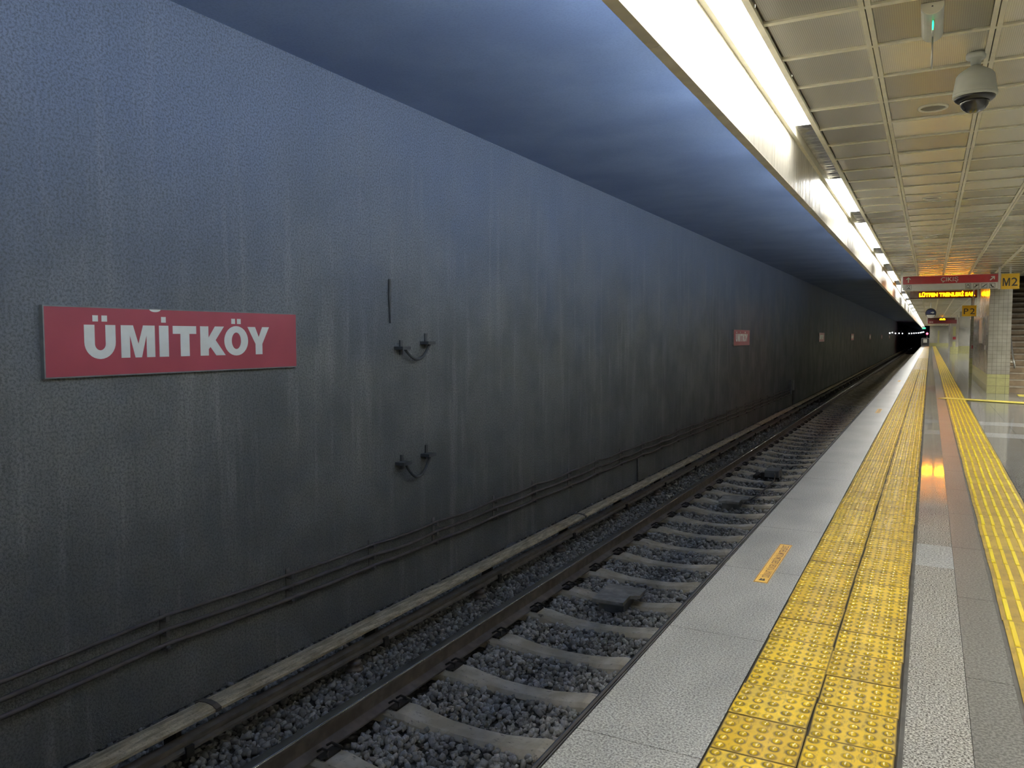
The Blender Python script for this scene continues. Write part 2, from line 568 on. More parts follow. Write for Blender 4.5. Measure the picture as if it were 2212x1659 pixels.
# ---- tunnel wall, track ceiling, track bed
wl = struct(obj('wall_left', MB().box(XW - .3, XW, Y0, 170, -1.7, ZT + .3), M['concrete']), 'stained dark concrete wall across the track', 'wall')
bend = [(XW, 170), (-4.40, 200), (-4.24, 220), (-4.07, 240), (-3.82, 260), (-3.49, 280), (-3.13, 300), (-2.90, 330), (-2.57, 362)]
mbw = MB()
for (xa, ya), (xb, yb) in zip(bend, bend[1:]):
    mbw.prism([(xa, ya), (xb, yb), (xb - .3, yb), (xa - .3, ya)], -1.7, ZT + .3, 'z')
struct(obj('wall_tunnel_bend', mbw, M['concrete']), 'dark bend of the tunnel wall beyond the station', 'wall')
struct(obj('ceiling_track', MB().box(XW, -1.06, Y0, Y1 + 300, ZT, ZT + .3), M['track_ceiling']), 'dark blue painted ceiling over the track', 'ceiling')
struct(obj('floor_track', MB().box(XW, -.95, Y0, Y1 + 300, -1.6, ZB - .015), M['bed']), 'dark ballast bed under the track', 'floor')

# ---- bulkhead with white panels over the platform edge
bh = struct(obj('wall_bulkhead', MB().box(-1.094, -1.052, Y0, Y1, 2.735, ZT), M['track_ceiling']), 'bulkhead hanging over the platform edge, pale panels on its platform side', 'wall')
BP = 2.475
k = -5
while 3.32 + k * BP < Y1:
    ya = 3.32 + k * BP
    yb = min(ya + BP - .006, Y1)
    if ya < 40:
        obj('bulkhead_panel', MB().box(-1.052, -1.0425, ya, yb, 2.722, 3.118), M['bulkhead'], bh)
        obj('soffit_strip', MB().box(-1.096, -1.041, ya, yb, 2.714, 2.7215), M['soffit'], bh)
    else:
        obj('bulkhead_panel', MB().box(-1.052, -1.0425, ya, Y1, 2.722, 3.118), M['bulkhead'], bh)
        obj('soffit_strip', MB().box(-1.096, -1.041, ya, Y1, 2.714, 2.7215), M['soffit'], bh)
        break
    k += 1

# ---- platform ceiling: metal panels between enamelled bars
ceil = struct(obj('ceiling', MB().box(-1.05, 5.0, Y0, Y1, ZC + .14, ZC + .3), M['slot']), 'platform ceiling of perforated metal panels in a pale grid', 'ceiling')
RUN = [-.334, .264, .865, 1.465, 2.066, 2.667, 3.268, 3.869, 4.47]
XL = [-.823] + RUN
YR0 = 5.007
YP = 26.0
near_rows = [YR0 + .6 * i for i in range(-6, 36)]
pm = {}
def panel_mesh(w, mat='panel'):
    key = (round(w, 3), mat)
    if key not in pm:
        h = w / 2
        mb = MB()
        mb.prism([(-h, 0), (-h + .008, -.006), (h - .008, -.006), (h, 0), (h, .012), (-h, .012)], -.278, .278)
        pm[key] = mb.mesh('ceiling_panel')
        pm[key].materials.append(M[mat])
    return pm[key]
for ci in range(len(XL) - 1):
    xa = XL[ci] + (.004 if ci == 0 else .024)
    xb = XL[ci + 1] - .024
    if XL[ci] > 2.2:
        continue
    for yr in near_rows:
        if yr + .6 > YP:
            continue
        if XL[ci] > .1 * yr + .3:
            continue
        link('ceiling_panel', panel_mesh(xb - xa, 'panel' if yr < 6.5 else 'panel_plain'), None, ceil, ((xa + xb) / 2, yr + .3, ZC + .016),
             (random.gauss(0, .004), random.gauss(0, .003), 0))
# the rest of the panels, joined
mb = MB()
for ci in range(len(XL) - 1):
    xa = XL[ci] + (.004 if ci == 0 else .024)
    xb = XL[ci + 1] - .024
    y = YR0 - .6 * 23
    while y + .6 < Y1:
        is_near = (XL[ci] <= 2.2 and YR0 - .6 * 6 - .01 < y and y + .6 <= YP and XL[ci] <= .1 * y + .3)
        stairwell = XL[ci] > 1.4 and y > 25.0 and y < 36
        if not is_near and not stairwell:
            dz = random.gauss(0, .003)
            dy = random.gauss(0, .003)
            a, b = y + .022, y + .578
            z = ZC + .010
            mb.add([(xa, a, z + dy), (xb, a, z + dy + dz), (xb, b, z - dy + dz), (xa, b, z - dy)], [(0, 1, 2, 3)])
        y += .6
far = obj('ceiling_panel_field', mb, M['panel_far'], ceil)
far['kind'] = 'stuff'
# grid bars
for x in RUN:
    if x > 2.7:
        continue
    for s in (-1, 1):
        lo, hi = sorted((x + s * .003, x + s * .028))
        obj('grid_bar', MB().box(lo, hi, Y0, Y1, ZC - .002, ZC + .022), M['grid'], ceil)
for i in range(-6, 220):
    y = YR0 + .6 * i
    if y > Y1:
        break
    if y < YP:
        obj('cross_bar', MB().box(-.823, 2.667, y - .019, y + .019, ZC, ZC + .02), M['grid'], ceil)
mb = MB()
for i in range(36, 222):
    y = YR0 + .6 * i
    x1 = 1.44 if 25 < y < 36 else 4.47
    if y < Y1:
        mb.box(-.823, x1, y - .019, y + .019, ZC, ZC + .02)
o = obj('cross_bar_run', mb, M['grid'], ceil)
o['kind'] = 'stuff'
obj('ceiling_margin', MB().box(4.47, 5.0, Y0, Y1, ZC, ZC + .02), M['grid'], ceil)
# trims of the light trough
struct(obj('trim_2', MB().prism([(-1.046, ZC - .012), (-1.011, ZC - .012), (-1.011, ZC + .055), (-1.018, ZC + .055), (-1.018, ZC - .004), (-1.046, ZC - .004)], Y0, Y1), M['grid']),
       'pale trim of the light trough on the bulkhead side', 'trim')
struct(obj('trim_3', MB().prism([(-.857, ZC - .012), (-.823, ZC - .012), (-.823, ZC + .01), (-.848, ZC + .01), (-.848, ZC + .055), (-.857, ZC + .055)], Y0, Y1), M['grid']),
       'pale trim of the light trough on the ceiling side', 'trim')

# ---- trough lights, each one fixture
def is_lit(k):
    if k < 0:
        return True
    if k <= 15:
        return k not in (0, 1, 4, 8, 11, 12)
    return (k - 16) % 5 >= 2
ya_dif = MB().box(-1.010, -.858, .008, PANEL - .008, .050, .056).mesh('diffuser')
ya_dif.materials.append(M['diffuser'])
house = MB()
house.box(-1.045, -.825, 0, PANEL - .002, .10, .115)
house.box(-1.0185, -1.0115, .004, PANEL - .004, .058, .10)
house.box(-.8565, -.8495, .004, PANEL - .004, .058, .10)
house_me = house.mesh('housing')
house_me.materials.append(M['fixture'])
lou = MB()
pts = []
for i in range(81):
    q = i / 80
    pts.append((.01 + (PANEL - .02) * q, .058 + .008 * math.sin(q * 2 * math.pi * 10) + .004 * math.sin(q * 37 + 1)))
vs, fs = [], []
for y, z in pts:
    vs += [(-1.010, y, z), (-.858, y, z)]
for i in range(len(pts) - 1):
    fs.append((2 * i, 2 * i + 1, 2 * i + 3, 2 * i + 2))
lou.add(vs, fs)
lou_me = lou.mesh('louvre', True)
lou_me.materials.append(M['reflector'])
nl = nu = 0
k = int((Y0 - 6.78) / PANEL)
while 6.78 + (k + 1) * PANEL < Y1:
    y = 6.78 + k * PANEL
    lit = is_lit(k)
    root = empty('trough_light', (0, y, ZC))
    link('housing', house_me, None, root)
    link('diffuser' if lit else 'louvre', ya_dif if lit else lou_me, None, root)
    g = 'fluorescent lights in the trough'
    if y + PANEL < 3.0:
        tag(root, 'lit white trough light overhead, at or beyond the top edge of the photo', 'light', g)
    elif lit:
        lab = ('lit white trough light, %s of the glowing ones below the top edge' % ORD[nl]) if nl < 7 else 'lit white trough light far along the platform edge'
        tag(root, lab, 'light', g)
        nl += 1
    else:
        lab = ('unlit trough light with rippled metal louvre, %s of the dark ones' % ORD[nu]) if nu < 3 else 'unlit trough light far along the platform edge'
        tag(root, lab, 'light', g)
        nu += 1
    k += 1

# unseen fill lights added under the hall ceiling to brighten the platform
hh = MB()
hh.box(-1.045, -.825, 0, PANEL - .002, .10, .115)
hh.box(-1.0185, -1.0115, .004, PANEL - .004, -.085, .10)
hh.box(-.8565, -.8495, .004, PANEL - .004, -.085, .10)
hall_house_me = hh.mesh('housing')
hall_house_me.materials.append(M['fixture'])
hall_fill_dif = ya_dif.copy()
hall_fill_dif.materials.clear()
hall_fill_dif.materials.append(M['hall_fill_diffuser'])
y = Y0 + .5
i = 0
while y + PANEL < Y1 - 1:
    if (y < 22.5 or y > 37) and i % 2 == 0 and not 78 < y < 82:
        root = empty('hall_fill_light', (3.72 if y < 30 else 4.25, y, ZC - .118))
        link('housing', hall_house_me, None, root)
        link('diffuser', hall_fill_dif, None, root)
        tag(root, 'added fill light under the hall ceiling, out of view', 'light', 'added fill lights in the hall')
    y += PANEL
    i += 1

# fill lights added behind the bulkhead, tilted up to brighten tunnel wall and ceiling
tl_house = MB().prism([(0, .070), (-.008, .070), (-.108, -.030), (-.104, -.045), (0, -.045)], -.64, .64)
tl_house_me = tl_house.mesh('housing')
tl_house_me.materials.append(M['fixture'])
tl_me = MB().prism([(-.0150, .0635), (-.1015, -.0230), (-.1055, -.0190), (-.0190, .0675)], -.61, .61).mesh('fill_panel')
TLV = [.8, .9, 1.0, 1.0, 1.0, 1.0, .95, .82, .68, .56, .47, .39, .33, .28, .23, .19, .15, .12]
for i, f in enumerate(TLV):
    y = -7.2 + BP * i
    root = empty('track_fill_light', (-1.095, y, 2.92))
    link('housing', tl_house_me, None, root)
    m_ = tl_me.copy()
    m_.materials.clear()
    m_.materials.append(emit('track_tube_%d' % i, (.82, .92, 1.0), TRACK_FILL_E * f))
    link('fill_panel', m_, None, root)
    tag(root, 'added tilted fill light on the track side of the bulkhead, hidden from the platform', 'light', 'added fill lights behind the bulkhead')

# ---- stair enclosure wall, columns, end wall
TIL = .102
def tiled_face(parent, org, ex, w, h, base_h, big=.204):
    """square tiles laid on a vertical face; org lower corner, ex direction along the face, normal = ex x z reversed"""
    ex = Vector(ex)
    nz = Vector((0, 0, 1))
    nrm = ex.cross(nz)
    def quadbox(mb, a, b, c, d, off=.004):
        p = [Vector(org) + ex * a + nz * c, Vector(org) + ex * b + nz * c, Vector(org) + ex * b + nz * d, Vector(org) + ex * a + nz * d]
        q = [k + nrm * off for k in p]
        mb.add(p + q, [(4, 5, 6, 7), (0, 1, 5, 4), (1, 2, 6, 5), (2, 3, 7, 6), (3, 0, 4, 7)])
    a = 0
    while a < w - .02:
        b = min(a + big, w)
        z = 0
        while z < base_h - .02:
            z2 = min(z + big, base_h)
            mb = MB()
            quadbox(mb, a + .003, b - .003, z + .003, z2 - .003)
            obj('base_tile', mb, M['tile_yellow'], parent)
            z = z2
        a = b
    mb = MB()
    a = 0
    while a < w - .02:
        b = min(a + TIL, w)
        z = base_h
        while z < h - .02:
            z2 = min(z + TIL, h)
            quadbox(mb, a + .003, b - .003, z + .003, z2 - .003)
            z = z2
        a = b
    o = obj('wall_tiles', mb, M['tile'], parent)
    o['kind'] = 'stuff'

ws = struct(obj('wall_stair', MB().box(1.345, 1.846, 24.0, 32.1, 0, ZC), M['grout']), 'tiled wall with yellow base beside the stairs', 'wall')
tiled_face(ws, (1.345, 24.0, 0), (1, 0, 0), .501, ZC, .51)
# long side face: normal -X
tiled_face(ws, (1.345, 32.1, 0), (0, -1, 0), 8.1, ZC, .51)
fr = empty('wall_frame', (1.33, 27.0, 1.29))
at(obj('frame', MB().box(1.318, 1.340, 26.3, 27.95, 1.29, 2.03), M['alu']), fr)
at(obj('panel', MB().box(1.314, 1.319, 26.36, 27.89, 1.35, 1.97), M['hang_white']), fr)
tag(fr, 'narrow grey framed notice on the tiled stair wall', 'frame')
tag(obj('wall_plate', MB().box(1.322, 1.340, 24.75, 25.3, 1.13, 1.25).box(1.320, 1.3225, 24.80, 25.25, 1.15, 1.23), M['alu']), 'small grey plate on the stair wall beside its corner', 'plate')

def column(y, x0, x1, d, label_base):
    o = obj('wall_column', MB().box(x0, x1, y, y + d, 0, ZC), M['grout'])
    tiled_face(o, (x0, y, 0), (1, 0, 0), x1 - x0, ZC, .61)
    tiled_face(o, (x0, y + d, 0), (0, -1, 0), d, ZC, .61)
    return o
c1 = struct(column(37.0, 1.45, 2.05, .6, ''), 'tiled column standing behind the stair wall', 'column')
tag(obj('alarm_box', MB().box(1.50, 1.605, 36.93, 36.995, 1.0, 1.13).box(1.515, 1.59, 36.925, 36.93, 1.02, 1.11), M['red_box']), 'small red box on the narrow column behind the stair wall', 'box')
c2 = struct(column(77.6, 1.55, 2.18, .6, ''), 'far tiled column with pale yellow centre stripe', 'column')
obj('stripe', MB().box(1.72, 1.94, 77.588, 77.596, 1.55, 2.35), M['tile_yellow'], c2)
obj('stripe', MB().box(1.72, 1.94, 77.588, 77.596, .62, 1.06), M['tile_yellow'], c2)
tag(obj('alarm_box', MB().box(1.72, 1.96, 77.5, 77.59, 1.24, 1.46).box(1.74, 1.94, 77.49, 77.50, 1.26, 1.44), M['red_box']), 'small red box on the far column with yellow stripe', 'box')
w2 = struct(obj('wall_far', MB().box(2.2, 5.0, 80.0, 80.3, 0, ZC), M['wall_plain']), 'far grey wall with a yellow tiled base', 'wall')
for i in range(9):
    for j in range(3):
        obj('base_tile', MB().box(2.203 + i * .3, 2.497 + i * .3, 79.99, 80.0, .003 + j * .22, .217 + j * .22), M['tile_yellow'], w2)
struct(obj('wall_soffit', MB().box(1.70, 4.9, 60.0, 60.4, 2.08, ZC), M['wall_plain']), 'pale downstand panel hanging from the far ceiling', 'wall')
tag(obj('steel_post', MB().box(1.53, 1.66, 84.0, 84.12, 0, ZC - .03).box(1.50, 1.69, 83.97, 84.15, 0, .02), M['alu']), 'slim pale post beside the far striped column', 'post')
we = struct(obj('wall_end', MB().box(-.06, 5.0, Y1, Y1 + .3, 0, ZC + .2), M['wall_plain']), 'grey end wall closing the platform', 'wall')
obj('base_band', MB().box(-.05, 5.0, Y1 - .02, Y1, 0, .50), M['tile_yellow'], we)
obj('stripe', MB().box(1.03, 1.25, Y1 - .02, Y1, .5, 2.4), M['tile_yellow'], we)
struct(obj('wall_right', MB().box(5.0, 5.2, Y0, Y1, 0, ZC + .2), M['wall_plain']), 'plain wall on the far side of the platform hall', 'wall')
struct(obj('wall_back', MB().box(-1.15, 5.0, Y0 - .2, Y0, 0, ZC + .2), M['wall_plain']), 'plain wall behind the camera', 'wall')
struct(obj('wall_tunnel', MB().box(-.06, .2, Y1 + .3, Y1 + 120, -1.7, ZT), M['concrete']), 'dark tunnel wall beyond the platform end', 'wall')

# ---- stairs going up beside the wall
st = struct(obj('stairs', MB().prism([(24.7, 0), (31.0, 3.7), (31.0, -.02), (24.7, -.02)], 1.86, 4.4, 'x'), M['step']), 'brown stone stairs rising behind the tiled wall end', 'stairs')
for i in range(21):
    y = 24.7 + i * .295
    z = .168 * (i + 1)
    s = obj('step', MB().box(1.86, 4.4, y, y + .34, z - .172, z - .012), M['step'], st)
    obj('nosing', MB().box(1.86, 4.4, y - .022, y + .34, z - .030, z), M['step_edge'], s)
struct(obj('wall_stairwell', MB().box(4.4, 4.6, 24.0, 36.0, 0, 7).box(1.86, 4.4, 35.6, 35.8, 0, 7).box(1.86, 4.4, 24, 36, 6.8, 7), M['wall_plain']), 'plain walls around the stairs', 'wall')
hr = empty('handrail', (1.93, 24.4, .8))
at(obj('rail', MB().tube([(1.985, 24.40, .66), (1.975, 24.38, .74), (1.955, 24.40, .86), (1.945, 24.62, 1.00), (1.94, 26.4, 2.02), (1.94, 30.2, 4.20)], .022, 10), M['alu'], smooth=True), hr)
at(obj('bracket', MB().tube([(1.852, 24.42, .82), (1.96, 24.42, .82)], .010, 8).lathe([(.03, .80), (.03, .84)], 1.965, 24.42, 10), M['alu']), hr)
tag(hr, 'bright metal handrail at the foot of the stairs', 'handrail')

# ================================================================== tactile paving
ts = obj('tactile_strip', MB().box(-.670, -.062, Y0, Y1, -.016, -.006), M['dark_joint'])
tag(ts, 'wide yellow studded tactile strip along the platform edge', 'tactile paving')
def tile_mb(seg=10, rings=2, jx=0, jy=0):
    mb = MB()
    h = .1478
    mb.prism([(-h, 0), (-h, .006), (-h + .003, .008), (h - .003, .008), (h, .006), (h, 0)], -h, h)
    for i in range(5):
        for j in range(5):
            x, y = (i - 2) * .06, (j - 2) * .06
            prof = [(.0150, .0075), (.0138, .0110), (.0100, .0134), (.0045, .0142)] if rings > 1 else [(.0150, .0075), (.0105, .0130)]
            n = seg
            vs, fs = [], []
            for r, z in prof:
                vs += [(x + r * math.cos(2 * math.pi * q / n), y + r * math.sin(2 * math.pi * q / n), z) for q in range(n)]
            for a in range(len(prof) - 1):
                for q in range(n):
                    fs.append((a * n + q, a * n + (q + 1) % n, (a + 1) * n + (q + 1) % n, (a + 1) * n + q))
            fs.append(tuple(range((len(prof) - 1) * n, len(prof) * n)))
            mb.add(vs, fs)
    return mb
tile_near = tile_mb(12, 2).mesh('tactile_tile', True)
tile_near.materials.append(M['yellow'])
tile_near.materials.append(M['stud'])
for p_ in tile_near.polygons:
    c_ = p_.center
    if c_.z > .0085:
        p_.material_index = 1
try:
    tile_near.set_sharp_from_angle(angle=math.radians(50))
except Exception:
    pass
tile_lo = tile_mb(6, 1)
YT0 = 2.792 - .3 * 6
NT_ROWS = 130
for r in range(NT_ROWS):
    for c in range(2):
        x = -.667 + .15 + c * .302
        yy = YT0 + .3 * r + .15 + (-.05 if c else 0)
        link('tactile_tile', tile_near, None, ts, (x + random.gauss(0, .0018), yy, -.006 + random.uniform(-.0008, .0012)), (0, 0, random.gauss(0, .006)))
mb = MB()
for r in range(NT_ROWS, NT_ROWS + 70):
    for c in range(2):
        x = -.667 + .15 + c * .302
        yy = YT0 + .3 * r + .15 + (-.05 if c else 0)
        mb.add([(a + x, b + yy, z - .006) for a, b, z in tile_lo.v], tile_lo.f)
me_vo = obj('tactile_tile_run', mb, M['yellow_far'], ts)
me_vo['kind'] = 'stuff'
yend = YT0 + .3 * (NT_ROWS + 70)
o = obj('tactile_tile_distance', MB().box(-.667, -.065, yend, Y1, -.006, .003).box(-.667, -.065, Y0, YT0, -.006, .003), M['yellow_far'], ts)
o['kind'] = 'stuff'

gs = obj('guide_strip', MB().box(.360, .785, Y0, Y1, -.016, .0015), M['mortar'])
tag(gs, 'narrow yellow guide strip of raised bars right of the studded strip', 'tactile paving')
gt_me = MB().box(-.2015, .2015, -.1985, .1985, 0, .006).mesh('guide_tile')
gt_me.materials.append(M['guide_base'])
def bar_mb(x=0, l=.188, w=.0125):
    mb = MB()
    o = w - .003
    outer = []
    n = 4
    def ringpts(w_, l_, z):
        pts = []
        rr = .006
        for cx, cy, a0 in ((w_ - rr, l_ - rr, 0), (-(w_ - rr), l_ - rr, 90), (-(w_ - rr), -(l_ - rr), 180), (w_ - rr, -(l_ - rr), 270)):
            for s in range(3):
                a = math.radians(a0 + 45 * s)
                pts.append((x + cx + rr * math.cos(a), cy + rr * math.sin(a), z))
        return pts
    A = ringpts(w, l, .0055)
    B = ringpts(w - .0025, l - .0025, .0105)
    k = len(A)
    mb.add(A + B, [(i, (i + 1) % k, k + (i + 1) % k, k + i) for i in range(k)] + [tuple(range(k, 2 * k))])
    return mb
BARX = [(-2.5 + i) * .0667 for i in range(6)]
bar_me = bar_mb(0, .186).mesh('bar')
bar_me.materials.append(M['guide_bar'])
bars = MB()
for bx in BARX:
    b = bar_mb(bx, .186)
    bars.add(b.v, b.f)
bars_me = bars.mesh('raised_bars')
bars_me.materials.append(M['guide_bar'])
YG0 = 5.571 - .397 * 9
for i in range(75):
    y = YG0 + .397 * (i + .5)
    g = link('guide_tile', gt_me, None, gs, (.578 + random.gauss(0, .0015), y, .001), (0, 0, random.gauss(0, .004)))
    if i < 24:
        for bx in BARX:
            link('bar', bar_me, None, g, (bx, 0, 0))
    else:
        link('raised_bars', bars_me, None, g)
yg = YG0 + .397 * 75
mb = MB().box(.376, .780, yg, Y1, .001, .007).box(.376, .780, Y0, YG0, .001, .007)
o = obj('guide_tile_run', mb, M['guide_base'], gs)
o['kind'] = 'stuff'
mb = MB()
for bx in BARX:
    mb.box(.578 + bx - .0125, .578 + bx + .0125, yg, Y1, .0065, .0115)
    mb.box(.578 + bx - .0125, .578 + bx + .0125, Y0, YG0, .0065, .0115)
o = obj('raised_bar_run', mb, M['guide_bar'], gs)
o['kind'] = 'stuff'
# cross strip that leaves the guide strip towards the stairs
cs = empty('cross_strip', (.30, 21.55, 0))
ang = math.atan2(-.78, 1.6)
me = MB().box(0, .415, -.22, .22, 0.0085, .0150).mesh('strip_tile')
me.materials.append(M['tape_yellow'])
for i in range(5):
    o = link('strip_tile', me, None, cs, (math.cos(ang) * .42 * i, math.sin(ang) * .42 * i, .004), (0, 0, ang))
tag(cs, 'pale yellow strip crossing the floor from the guide strip to the right', 'tactile paving')
tag(obj('stair_tactile_patch', MB().box(2.0, 3.6, 23.25, 23.85, .001, .009).box(2.02, 3.58, 23.27, 23.83, .009, .013), M['tape_yellow']), 'yellow tactile patch on the floor at the foot of the stairs', 'tactile paving')

# ---- warning stickers on the edge slabs
def sticker(y0, label):
    r = empty('warning_sticker', (-.867, y0 + .49, 0))
    P = MB().box(-.909, -.825, y0, y0 + .985, .0005, .0016)
    at(obj('film', P, M['sticker']), r)
    fr = MB()
    for a, b in ((-.9065, -.9035), (-.8305, -.8275)):
        fr.box(a, b, y0 + .004, y0 + .981, .0016, .002)
    for a, b in ((y0 + .004, y0 + .010), (y0 + .975, y0 + .981)):
        fr.box(-.9065, -.8275, a, b, .0016, .002)
    at(obj('border', fr, M['sticker_ink']), r)
    tx = text_mb('DİKKAT YÜKSEK GERİLİM-ÖLÜM TEHLİKESİ', (-.838, y0 + .12, .0016), (0, 1, 0), (-1, 0, 0), .83, .058, .010, .0006)
    at(obj('lettering', tx, M['sticker_ink']), r)
    pic = MB()
    for (a, b, c, d) in ((-.885, -.850, .045, .062), (-.880, -.872, .062, .085), (-.862, -.854, .062, .085), (-.876, -.858, .070, .076)):
        pic.box(a, b, y0 + c, y0 + d, .0016, .0022)
    at(obj('pictogram', pic, M['black']), r)
    tag(r, label, 'sticker', 'warning stickers on the edge slabs')
sticker(4.855, 'amber warning sticker on the granite edge nearest the camera')
sticker(16.87, 'small distant amber warning sticker on the granite edge')
sticker(28.9, 'tiny amber warning sticker farthest along the granite edge')

# ================================================================== track
XG = -3.44                      # gauge face of the far rail
def rail_profile(cx, flip):
    z = ZR
    p = [(-.036, 0), (.036, 0), (.036, -.030), (.009, -.045), (.009, -.135), (.075, -.160), (.075, -.172), (-.075, -.172), (-.075, -.160), (-.009, -.135), (-.009, -.045), (-.036, -.030)]
    return [(cx + a, z + b) for a, b in p]
XC = XG - .036
for cx, lab in ((XC, 'rusty running rail with a bright polished edge, nearer the tunnel wall'), (XC + 1.507, 'running rail tucked beneath the platform edge')):
    r = obj('running_rail', MB().prism(rail_profile(cx, 0), Y0, Y1 + 200), M['rail'])
    tag(r, lab, 'rail', 'running rails')
    obj('rail_head', MB().prism([(cx - .0355, ZR + .0005), (cx - .030, ZR + .002), (cx + .026, ZR + .002), (cx + .031, ZR + .0012), (cx + .0345, ZR - .001), (cx + .0368, ZR - .0045), (cx + .0372, ZR - .010), (cx + .0365, ZR - .012), (cx - .0355, ZR - .001)], Y0, Y1 + 200), M['rail_top'], r)

# sleepers
def sleeper_mesh():
    st = [(-1.30, ZS - .02, .085), (-1.0, ZS, .095), (-.80, ZS, .10), (-.52, ZS - .002, .10), (-.42, ZS - .022, .098), (-.22, ZS - .045, .09), (0, ZS - .050, .088),
          (.22, ZS - .045, .09), (.42, ZS - .022, .098), (.52, ZS - .002, .10), (.80, ZS, .10), (1.0, ZS, .095), (1.30, ZS - .02, .085)]
    vs, fs = [], []
    for x, z, w in st:
        vs += [(x, -w - .04, ZS - .20), (x, -w - .012, z - .03), (x, -w + .012, z), (x, w - .012, z), (x, w + .012, z - .03), (x, w + .04, ZS - .20)]
    for i in range(len(st) - 1):
        for k in range(5):
            fs.append((i * 6 + k, (i + 1) * 6 + k, (i + 1) * 6 + k + 1, i * 6 + k + 1))
    fs += [tuple(range(6)), tuple(range((len(st) - 1) * 6, len(st) * 6))[::-1]]
    return MB().add(vs, fs).mesh('sleeper')
sl_me = sleeper_mesh()
sl_me.materials.append(M['sleeper'])
clip = MB()
for s in (-1, 1):
    b = s * .045
    clip.tube([(.060, b, ZS + .030), (.100, b, ZS + .058), (.150, b, ZS + .052), (.165, b + s * .025, ZS + .030), (.135, b + s * .050, ZS + .020), (.095, b + s * .030, ZS + .016)], .009, 6)
clip.box(.078, .15, -.075, .075, ZS, ZS + .016)
clip_me = clip.mesh('rail_clip')
clip_me.materials.append(M['clip'])
clip2 = MB()
clip2.add([(-a, b, c) for a, b, c in clip.v], clip.f)
clip2_me = clip2.mesh('rail_clip')
clip2_me.materials.append(M['clip'])
XT = XG + .7175
i = 0
n_vis = 0
while True:
    y = 3.82 + .768 * (i - 6)
    if y > Y1:
        break
    s = link('sleeper', sl_me, None, None, (XT, y, 0), (0, 0, random.gauss(0, .006)))
    if y < 30:
        link('rail_clip', clip_me, None, s, (-.7535, 0, 0))
        link('rail_clip', clip2_me, None, s, (-.7535, 0, 0))
    if y < 3.0:
        lab = 'concrete sleeper at or below the bottom edge of the photo'
    elif n_vis < 20:
        lab = 'pale concrete sleeper in the ballast, %s above the bottom edge' % ORD[n_vis]
        n_vis += 1
    else:
        lab = 'concrete sleeper far along the track'
    tag(s, lab, 'sleeper', 'concrete sleepers')
    i += 1

# ballast
def rand_rot(n):
    q = rng.normal(size=(n, 4))
    q /= np.linalg.norm(q, axis=1)[:, None]
    w, x, y, z = q.T
    return np.stack([np.stack([1 - 2 * (y * y + z * z), 2 * (x * y - z * w), 2 * (x * z + y * w)], -1),
                     np.stack([2 * (x * y + z * w), 1 - 2 * (x * x + z * z), 2 * (y * z - x * w)], -1),
                     np.stack([2 * (x * z - y * w), 2 * (y * z + x * w), 1 - 2 * (x * x + y * y)], -1)], -2)
cube = np.array([(-1, -1, -1), (1, -1, -1), (1, 1, -1), (-1, 1, -1), (-1, -1, 1), (1, -1, 1), (1, 1, 1), (-1, 1, 1), (0, 0, 1.25), (0, 0, -1.2)]) * .74
cube_f = np.array([(0, 1, 5), (0, 5, 4), (1, 2, 6), (1, 6, 5), (2, 3, 7), (2, 7, 6), (3, 0, 4), (3, 4, 7), (4, 5, 8), (5, 6, 8), (6, 7, 8), (7, 4, 8), (1, 0, 9), (2, 1, 9), (3, 2, 9), (0, 3, 9)])
def stones(pos, size):
    n = len(pos)
    v = cube[None] * (1 + rng.uniform(-.40, .30, (n, 10, 3)))
    v = v * (size[:, None, None] * rng.uniform(.60, 1.30, (n, 1, 3)))
    v = np.einsum('nij,nkj->nki', rand_rot(n), v) + pos[:, None, :]
    f = cube_f[None] + (np.arange(n) * 10)[:, None, None]
    return v.reshape(-1, 3), f.reshape(-1, 3)
def np_mesh(name, v, f):
    me = bpy.data.meshes.new(name)
    me.vertices.add(len(v))
    me.vertices.foreach_set('co', v.astype(np.float32).ravel())
    me.loops.add(f.size)
    me.loops.foreach_set('vertex_index', f.astype(np.int32).ravel())
    me.polygons.add(len(f))
    me.polygons.foreach_set('loop_start', np.arange(0, f.size, 3, dtype=np.int32))
    me.update(calc_edges=True)
    me.validate()
    return me
def ballast_points(y0, y1, dens, smin, smax):
    n = int((y1 - y0) * 3.55 * dens)
    x = rng.uniform(XW + .06, -1.20, n)
    y = rng.uniform(y0, y1, n)
    s = rng.uniform(smin, smax, n)
    ph = ((y - 3.82) / .768 + .5) % 1.0 - .5
    on_sleeper = (np.abs(ph) * .768 < .105) & (x > XC - .13) & (x < XT + 1.28)
    on_rail = (np.abs(x - XC) < .085) | (np.abs(x - XC - 1.507) < .085)
    z = ZB + rng.uniform(-.015, .022, n)
    mid = np.exp(-((x - XT) / .55) ** 2)
    z = z - .012 * mid
    left = np.clip((-3.65 - x) / .3, 0, 1)
    z = np.where(x < XC - .13, ZS + rng.uniform(-.012, .016, n), z) - .02 * np.clip((-3.95 - x) / .2, 0, 1)
    keep = ~(on_sleeper | (on_rail & (z > -9)))
    return np.stack([x, y, z], -1)[keep], s[keep]
p1, s1_ = ballast_points(1.6, 12.0, 850, .015, .029)
p2, s2_ = ballast_points(12.0, 34.0, 330, .020, .032)
# the 300 stones that show largest: on top, in the near bay between the rails
cand = np.where((p1[:, 0] > -3.3) & (p1[:, 0] < -1.95) & (p1[:, 1] > 2.6) & (p1[:, 1] < 5.0) & (p1[:, 2] > ZB + .002))[0]
xyz = p1[cand]
